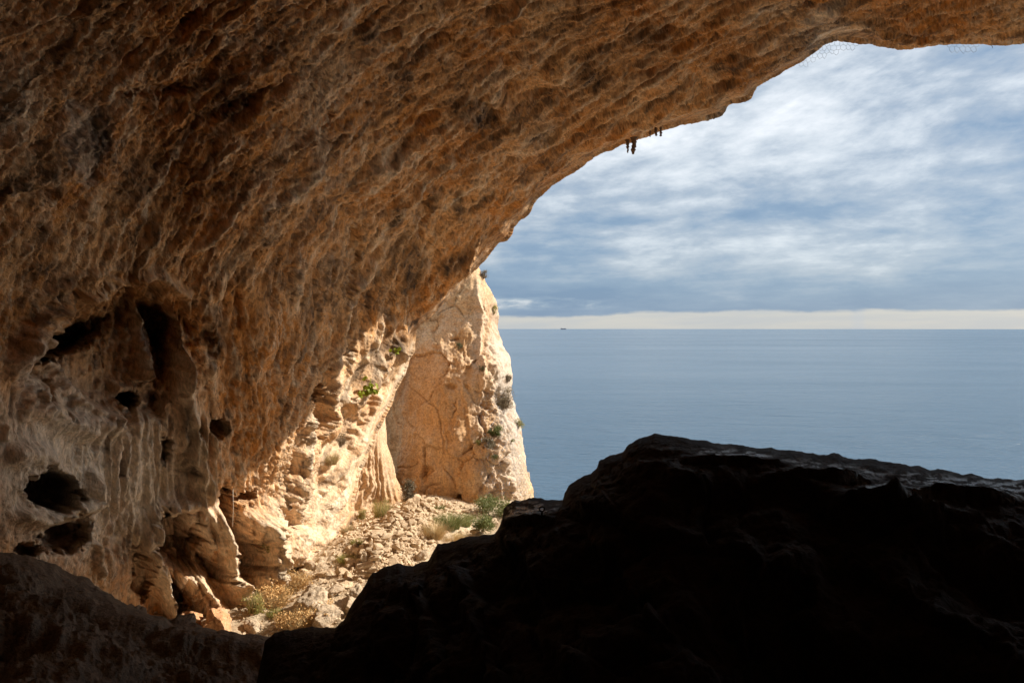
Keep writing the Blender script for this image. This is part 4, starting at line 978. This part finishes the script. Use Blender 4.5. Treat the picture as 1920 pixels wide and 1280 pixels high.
for k, (sf, x, y, w_, h_, kind, nm, cat, lab) in enumerate(PL):
    l_, n_ = hit(sf, x, y)
    if l_ is None: l_, n_ = gpt(x, y), UP
    if sf == 'ground': l_ = drop(l_.x, l_.y)
    d_ = l_.y; W_, H_ = px2m(w_, d_), px2m(h_, d_)
    e = empty(nm, l_ + (n_*.03 if sf != 'ground' else Vector((0, 0, -.02)))); tag(e, lab, cat, {'ground': 'plants on the terrace', 'cliff': 'plants growing on the cliff', 'cave_wall': 'plants growing on the cave wall'}[sf])
    A = W_*H_
    if kind in ('bush', 'bush2', 'dark', 'drybush'):
        mt = {'bush': M_GREEN, 'bush2': M_YGREEN, 'dark': M_DKGREEN, 'drybush': M_GREYB}[kind]
        o, cl_ = leaves('foliage', W_, H_, int(260+2300*min(A, 1.3)), mt, e, k, size=.075 if A > .3 else .045)
        stems('stem', [c_[0] for c_ in cl_[:6]], .010, M_TWIG, e, k)
        if kind == 'drybush': blades('twigs', W_, H_, int(50+90*A), M_TWIG, e, k+50, wd=.006, lean=.9)
    elif kind in ('grass', 'ygrass'):
        blades('green_blades', W_*1.25, H_, int(160+420*A), M_GREEN if kind == 'grass' else M_YGREEN, e, k, wd=.011, lean=.6)
        blades('dry_blades', W_*1.2, H_*.9, int(50+120*A), M_STRAW, e, k+90, wd=.008, lean=.7)
    elif kind == 'weed':
        leaves('foliage', W_*.8, H_*.9, int(120+500*A), M_YGREEN, e, k, size=.05)
        blades('green_blades', W_, H_, int(60+160*A), M_YGREEN, e, k+7, wd=.009, lean=.5); blades('dry_blades', W_, H_*1.1, int(70+160*A), M_STRAW, e, k+8, wd=.007, lean=.6)
    elif kind == 'dry':
        blades('dry_blades', W_*1.2, H_, int(200+420*A), M_STRAW, e, k, wd=.008, lean=.9); blades('rusty_blades', W_*1.3, H_*.7, int(120+240*A), M_ORANGEG, e, k+3, wd=.008, lean=1.0)
    elif kind == 'orange':
        blades('rusty_blades', W_*1.3, H_*.75, int(260+380*A), M_ORANGEG, e, k, wd=.011, lean=.6); blades('dry_blades', W_*1.3, H_, int(120+200*A), M_STRAW, e, k+3, wd=.010, lean=.5)
        leaves('seed_heads', W_*1.15, H_*.85, int(700+1500*A), M_ORANGEG, e, k+5, size=.06)
    elif kind == 'straw':
        blades('dry_blades', W_*1.3, H_, int(260+300*A), M_STRAW, e, k, wd=.008, lean=1.0); blades('green_blades', W_, H_*.7, 80, M_YGREEN, e, k+3, wd=.008, lean=.9)
def fig(x, y, w_, lab, seed, n):
    l_, n_ = hit('cave_wall', x, y)
    if l_ is None: l_, n_ = pnt(x, y, 31), Vector((0, -1, 0))
    e = empty('fig_plant', l_ + n_*.05); tag(e, lab, 'fig plant', 'fig plants rooted in the cave wall'); r = random.Random(seed); s_ = px2m(w_, l_.y)
    V = []; Fc = []; ends = [Vector((r.gauss(.12, .30)*s_, -.15-r.random()*.3*s_, r.gauss(.10, .30)*s_)) for _ in range(n)]
    for i, c_ in enumerate(ends):
        V = []; Fc = []; L = s_*r.uniform(.30, .46); rot = Euler((r.uniform(.5, 1.5), r.uniform(-.5, .5), r.uniform(-1.5, 1.5))).to_matrix(); V.append(c_)
        m_ = 15
        for j in range(m_):                                # five-lobed leaf
            t_ = j/(m_-1)*2*math.pi*.92 + .25; rad = L*(.42+.30*abs(math.cos(2.5*(t_-.25-2*math.pi*.46))))
            V.append(c_ + rot@Vector((math.sin(t_)*rad*.8, math.cos(t_)*rad*.8 - L*.3, .12*rad*math.cos(5*t_))))
        for j in range(m_-1): Fc.append((0, j+1, j+2))
        link('leaf', pymesh('leaf', V, Fc), M_BRIGHT, e)
    stems('stem', ends, .012, M_TWIG, e, seed)
fig(690, 728, 32, 'bright yellow green fig plant with big leaves on the edge of the overhang', 4, 17)
fig(745, 655, 18, 'small dark leaved fig plant up near the tip of the ribbed wall', 9, 10)
fig(676, 742, 16, 'little fig shoot hanging just below the bright fig plant', 13, 7)

# ---- gnarled stick
V = []; Fc = []; a = on_ground(519, 1084, .16); b = on_ground(561, 1066, .34); pts = [a + (b-a)*t_ + Vector((0, 0, .03*math.sin(t_*7))) for t_ in np.linspace(0, 1, 9)]
st = empty('driftwood_stick', a); tag(st, 'gnarled grey stick lying across the stones beside the dry grass', 'stick')
tube(V, Fc, [p_-a for p_ in pts], [.075, .07, .06, .065, .05, .055, .045, .05, .04], 8); link('branch', pymesh('branch', V, Fc, True), plain('weathered_wood', (.36, .30, .25), .85, .3, 14), st)
V = []; Fc = []; c_ = (b-a)*.9; tube(V, Fc, [c_, c_+Vector((.18, -.05, .14)), c_+Vector((.26, -.05, .30))], [.035, .025, .012], 6); link('twig', pymesh('twig', V, Fc, True), bpy.data.materials['weathered_wood'], st)

# ---- cord hanging on the wall
l0, n0 = hit('cave_wall', 437, 918); l1, n1 = hit('cave_wall', 436, 987)
if l0 and l1:
    V = []; Fc = []; dm = min(l0.y, l1.y)-.35; P0, P1 = pnt(437, 917, dm), pnt(436, 986, dm); tube(V, Fc, [l0-P0+Vector((0, .05, 0)), Vector((0, 0, 0)), (P1-P0)*.5+Vector((.015, 0, 0)), P1-P0, l1-P0], [.009]*5, 6)
    o = link('rope', pymesh('rope', V, Fc, True), plain('pale_rope', (.6, .5, .4), .8)); o.location = P0
    tag(o, 'thin pale cord hanging straight down the wall left of the pale leg of rock', 'rope')

# ---- stalactites on the lip
M_STAL = rock_material('dark_tufa', (.16, .10, .06), (.20, .13, .08), (.30, .22, .15), (.06, .04, .03), (.2, .2, .2), use_tone=False, bump=.02, sc=3)
for k, (x, y0, y1, w0, w1, lean, lab) in enumerate([(1177, 262, 287, 8, 2.5, 0, 'pointed dark stalactite, left one of the close pair hanging from the lip'), (1188, 258, 289, 11, 6, 1.0, 'blunt crooked dark stalactite, right one of the close pair hanging from the lip'),
        (1219, 246, 257, 4, 2.0, 0, 'tiny pointed stalactite left of the two stubs on the lip'), (1230, 240, 255, 6, 4.5, -.6, 'short squat stalactite stub in the middle of three on the lip'), (1239, 238, 256, 5, 4, 0, 'short upright stalactite stub, highest of three on the lip')]):
    d_ = 26.2 if x < 1200 else 25.6; top = pnt(x, y0, d_); h_ = px2m(y1-y0, d_); r = random.Random(k); V = []; Fc = []; n = 12; pts = []; rd = []
    for i in range(n):
        s_ = i/(n-1); pts.append(Vector((px2m(lean, d_)*math.sin(s_*5)*1.2 + r.gauss(0, .006), 0, -h_*s_))); rd.append(px2m((w0+(w1-w0)*s_)*.5, d_)*(1+.28*math.sin(i*2.3+k)+r.gauss(0, .1))*(1 if s_ < .93 else .6))
    tube(V, Fc, pts, rd, 9); o = link('stalactite', pymesh('stalactite', V, Fc, True), M_STAL); o.location = top
    tag(o, lab, 'stalactite', 'stalactites hanging from the lip of the cave')

# ---- wire netting
M_WIRE = plain('galvanised_wire', (.30, .31, .33), .5, .1, 5, metal=.6)
def netting(name, lab, poly, place, cell, rad, seed, drop_=0.0):
    """hexagonal netting; cell centres are laid on a surface given by place(px, py)"""
    r = random.Random(seed); xs_ = [p_[0] for p_ in poly]; ys_ = [p_[1] for p_ in poly]; edges = {}; row = 0; y = min(ys_)
    while y < max(ys_):
        x = min(xs_) + (cell*.5 if row % 2 else 0)
        while x < max(xs_):
            if inside(np.array([x]), np.array([y]), poly)[0] and r.random() > drop_:
                cs = [(x, y-cell*.62), (x+cell*.5, y-cell*.27), (x+cell*.5, y+cell*.27), (x, y+cell*.62), (x-cell*.5, y+cell*.27), (x-cell*.5, y-cell*.27)]
                for j in range(6):
                    a_, b_ = cs[j], cs[(j+1) % 6]; ka = (round(a_[0], 0), round(a_[1], 0)); kb = (round(b_[0], 0), round(b_[1], 0)); edges[tuple(sorted((ka, kb)))] = 1
            x += cell
        y += cell*.89; row += 1
    V = []; Fc = []; org = None; cache = {}
    def node(kx):
        if kx not in cache:
            rj = random.Random(hash(kx) & 0xffff); cache[kx] = place(kx[0]+rj.gauss(0, cell*.10), kx[1]+rj.gauss(0, cell*.10))
        return cache[kx]
    for a_, b_ in edges:
        pa, pb = node(a_), node(b_)
        if pa is None or pb is None: continue
        if org is None: org = pa.copy()
        if (pa-pb).length < 1.0: tube(V, Fc, [pa-org, pb-org], [rad, rad], 3)
    if org is None: return
    o = link(name, pymesh(name, V, Fc), M_WIRE); o.location = org
    tag(o, lab, 'wire netting')
netting('wire_netting', 'grey hexagonal wire netting hanging free under the notch of the cave lip', [(1480, 100), (1500, 60), (1560, 50), (1625, 60), (1612, 80), (1600, 90), (1580, 96), (1558, 101), (1540, 108), (1520, 118), (1500, 128)],
        lambda x, y: pnt(x, y, 22.9 + .25*math.sin(x*.05) + (y-90)*.004), 8.8, .0036, 1)
netting('wire_netting', 'torn shreds of wire netting dangling below the lip at the upper right', [(1770, 66), (1845, 66), (1835, 90), (1806, 99), (1782, 94)],
        lambda x, y: pnt(x, y, 21.0 + .2*math.sin(x*.07)), 10.0, .0036, 2)
def on_cliff(x, y):
    l_, n_ = hit('cliff', x, y)
    return None if l_ is None else l_ + n_*.10 + Vector((0, -.05, 0))
netting('wire_netting', 'fine wire netting draped over the seaward side of the cliff', [(890, 740), (965, 720), (972, 800), (985, 880), (985, 935), (900, 935), (905, 820)], on_cliff, 7.0, .0055, 3)
netting('wire_netting', 'fine wire netting bulging free off the lower right edge of the cliff', [(975, 850), (984, 868), (991, 890), (999, 912), (1006, 936), (975, 940)], lambda x, y: pnt(x, y, 36.9), 5.0, .006, 4)
V = []; Fc = []; a = pnt(1858, 76, 21)
tube(V, Fc, [Vector((0, 0, .1)), Vector((.02, 0, -.12)), Vector((.05, 0, -.22))], [.012, .010, .006], 5); tube(V, Fc, [Vector((.0, 0, -.02)), Vector((-.10, 0, -.10)), Vector((-.16, 0, -.10))], [.008, .007, .004], 5)
o = link('twig', pymesh('twig', V, Fc), M_TWIG); o.name = 'hanging_twig'; o.location = a; tag(o, 'small dead twig hanging from the lip near the right edge', 'twig')

# ---- ring bolt on the step of the ridge
l_, n_ = hit('rock_ridge', 1016, 966)
if l_:
    d_ = l_.y; e = empty('ring_bolt', l_); tag(e, 'dark iron ring bolt standing on the ledge of the black ridge', 'ring bolt')
    M_IRON = plain('rusty_iron', (.035, .028, .025), .55, .3, 60, metal=.5); s_ = px2m(1, d_)
    V = []; Fc = []; tube(V, Fc, [Vector((0, 0, -.02)), Vector((0, 0, s_*5)), Vector((0, 0, s_*8))], [s_*2.4, s_*2.0, s_*1.7], 10); link('shaft', pymesh('shaft', V, Fc, True), M_IRON, e)
    bm = bmesh.new(); V = []; Fc = []; m1, m2 = 24, 8
    for i in range(m1):
        for j in range(m2):
            A_, B_ = 2*math.pi*i/m1, 2*math.pi*j/m2; rr_ = s_*(4.6+1.5*math.cos(B_)); V.append((rr_*math.cos(A_), s_*1.5*math.sin(B_), s_*12.2+rr_*math.sin(A_)))
    for i in range(m1):
        for j in range(m2): Fc.append((i*m2+j, ((i+1) % m1)*m2+j, ((i+1) % m1)*m2+(j+1) % m2, i*m2+(j+1) % m2))
    bm.free(); link('ring', pymesh('ring', V, Fc, True), M_IRON, e)
    V = []; Fc = []; tube(V, Fc, [Vector((0, 0, -.01)), Vector((0, 0, s_*1.6))], [s_*4, s_*3.6], 6); link('nut', pymesh('nut', V, Fc), M_IRON, e)

# ---- the ship on the horizon
def ship():
    D_ = 30000.0; x = (1056.5-960)/F*D_; e = empty('cargo_ship', (x, D_, 0)); tag(e, 'tiny grey cargo ship far out on the horizon', 'ship'); L = 120.0
    m = plain('ship_grey', (.16, .20, .28), .6, .1, .02)
    prof = [(-L, 0), (-L, 1), (-L*.8, 1.0), (L*.75, 1.0), (L, 0)]; V = []; Fc = []
    sec = [(-L, 14), (-L*.85, 17), (L*.6, 17), (L*.85, 10), (L*1.04, .5)]
    for xx, b in sec: V += [(xx, -b, 24), (xx, b, 24), (xx-(4 if xx > L else 0), b*.7, -6), (xx-(4 if xx > L else 0), -b*.7, -6)]
    for i in range(len(sec)-1):
        a = i*4
        for j in range(4): Fc.append((a+j, a+(j+1) % 4, a+4+(j+1) % 4, a+4+j))
    Fc += [(3, 2, 1, 0), (16, 17, 18, 19)]; link('hull', pymesh('hull', V, Fc), m, e)
    def bx(name, x0, x1, z0, z1, b=14):
        V = [(x_, y_, z_) for x_ in (x0, x1) for y_ in (-b, b) for z_ in (z0, z1)]; return link(name, pymesh(name, V, [(0, 1, 3, 2), (4, 6, 7, 5), (0, 4, 5, 1), (2, 3, 7, 6), (0, 2, 6, 4), (1, 5, 7, 3)]), m, e)
    bx('superstructure', -L*.88, -L*.62, 24.1, 56); bx('funnel', -L*.80, -L*.72, 56.1, 66, 5); bx('cargo', -L*.5, L*.1, 24.1, 42); bx('cargo', L*.18, L*.74, 24.1, 46)
ship()
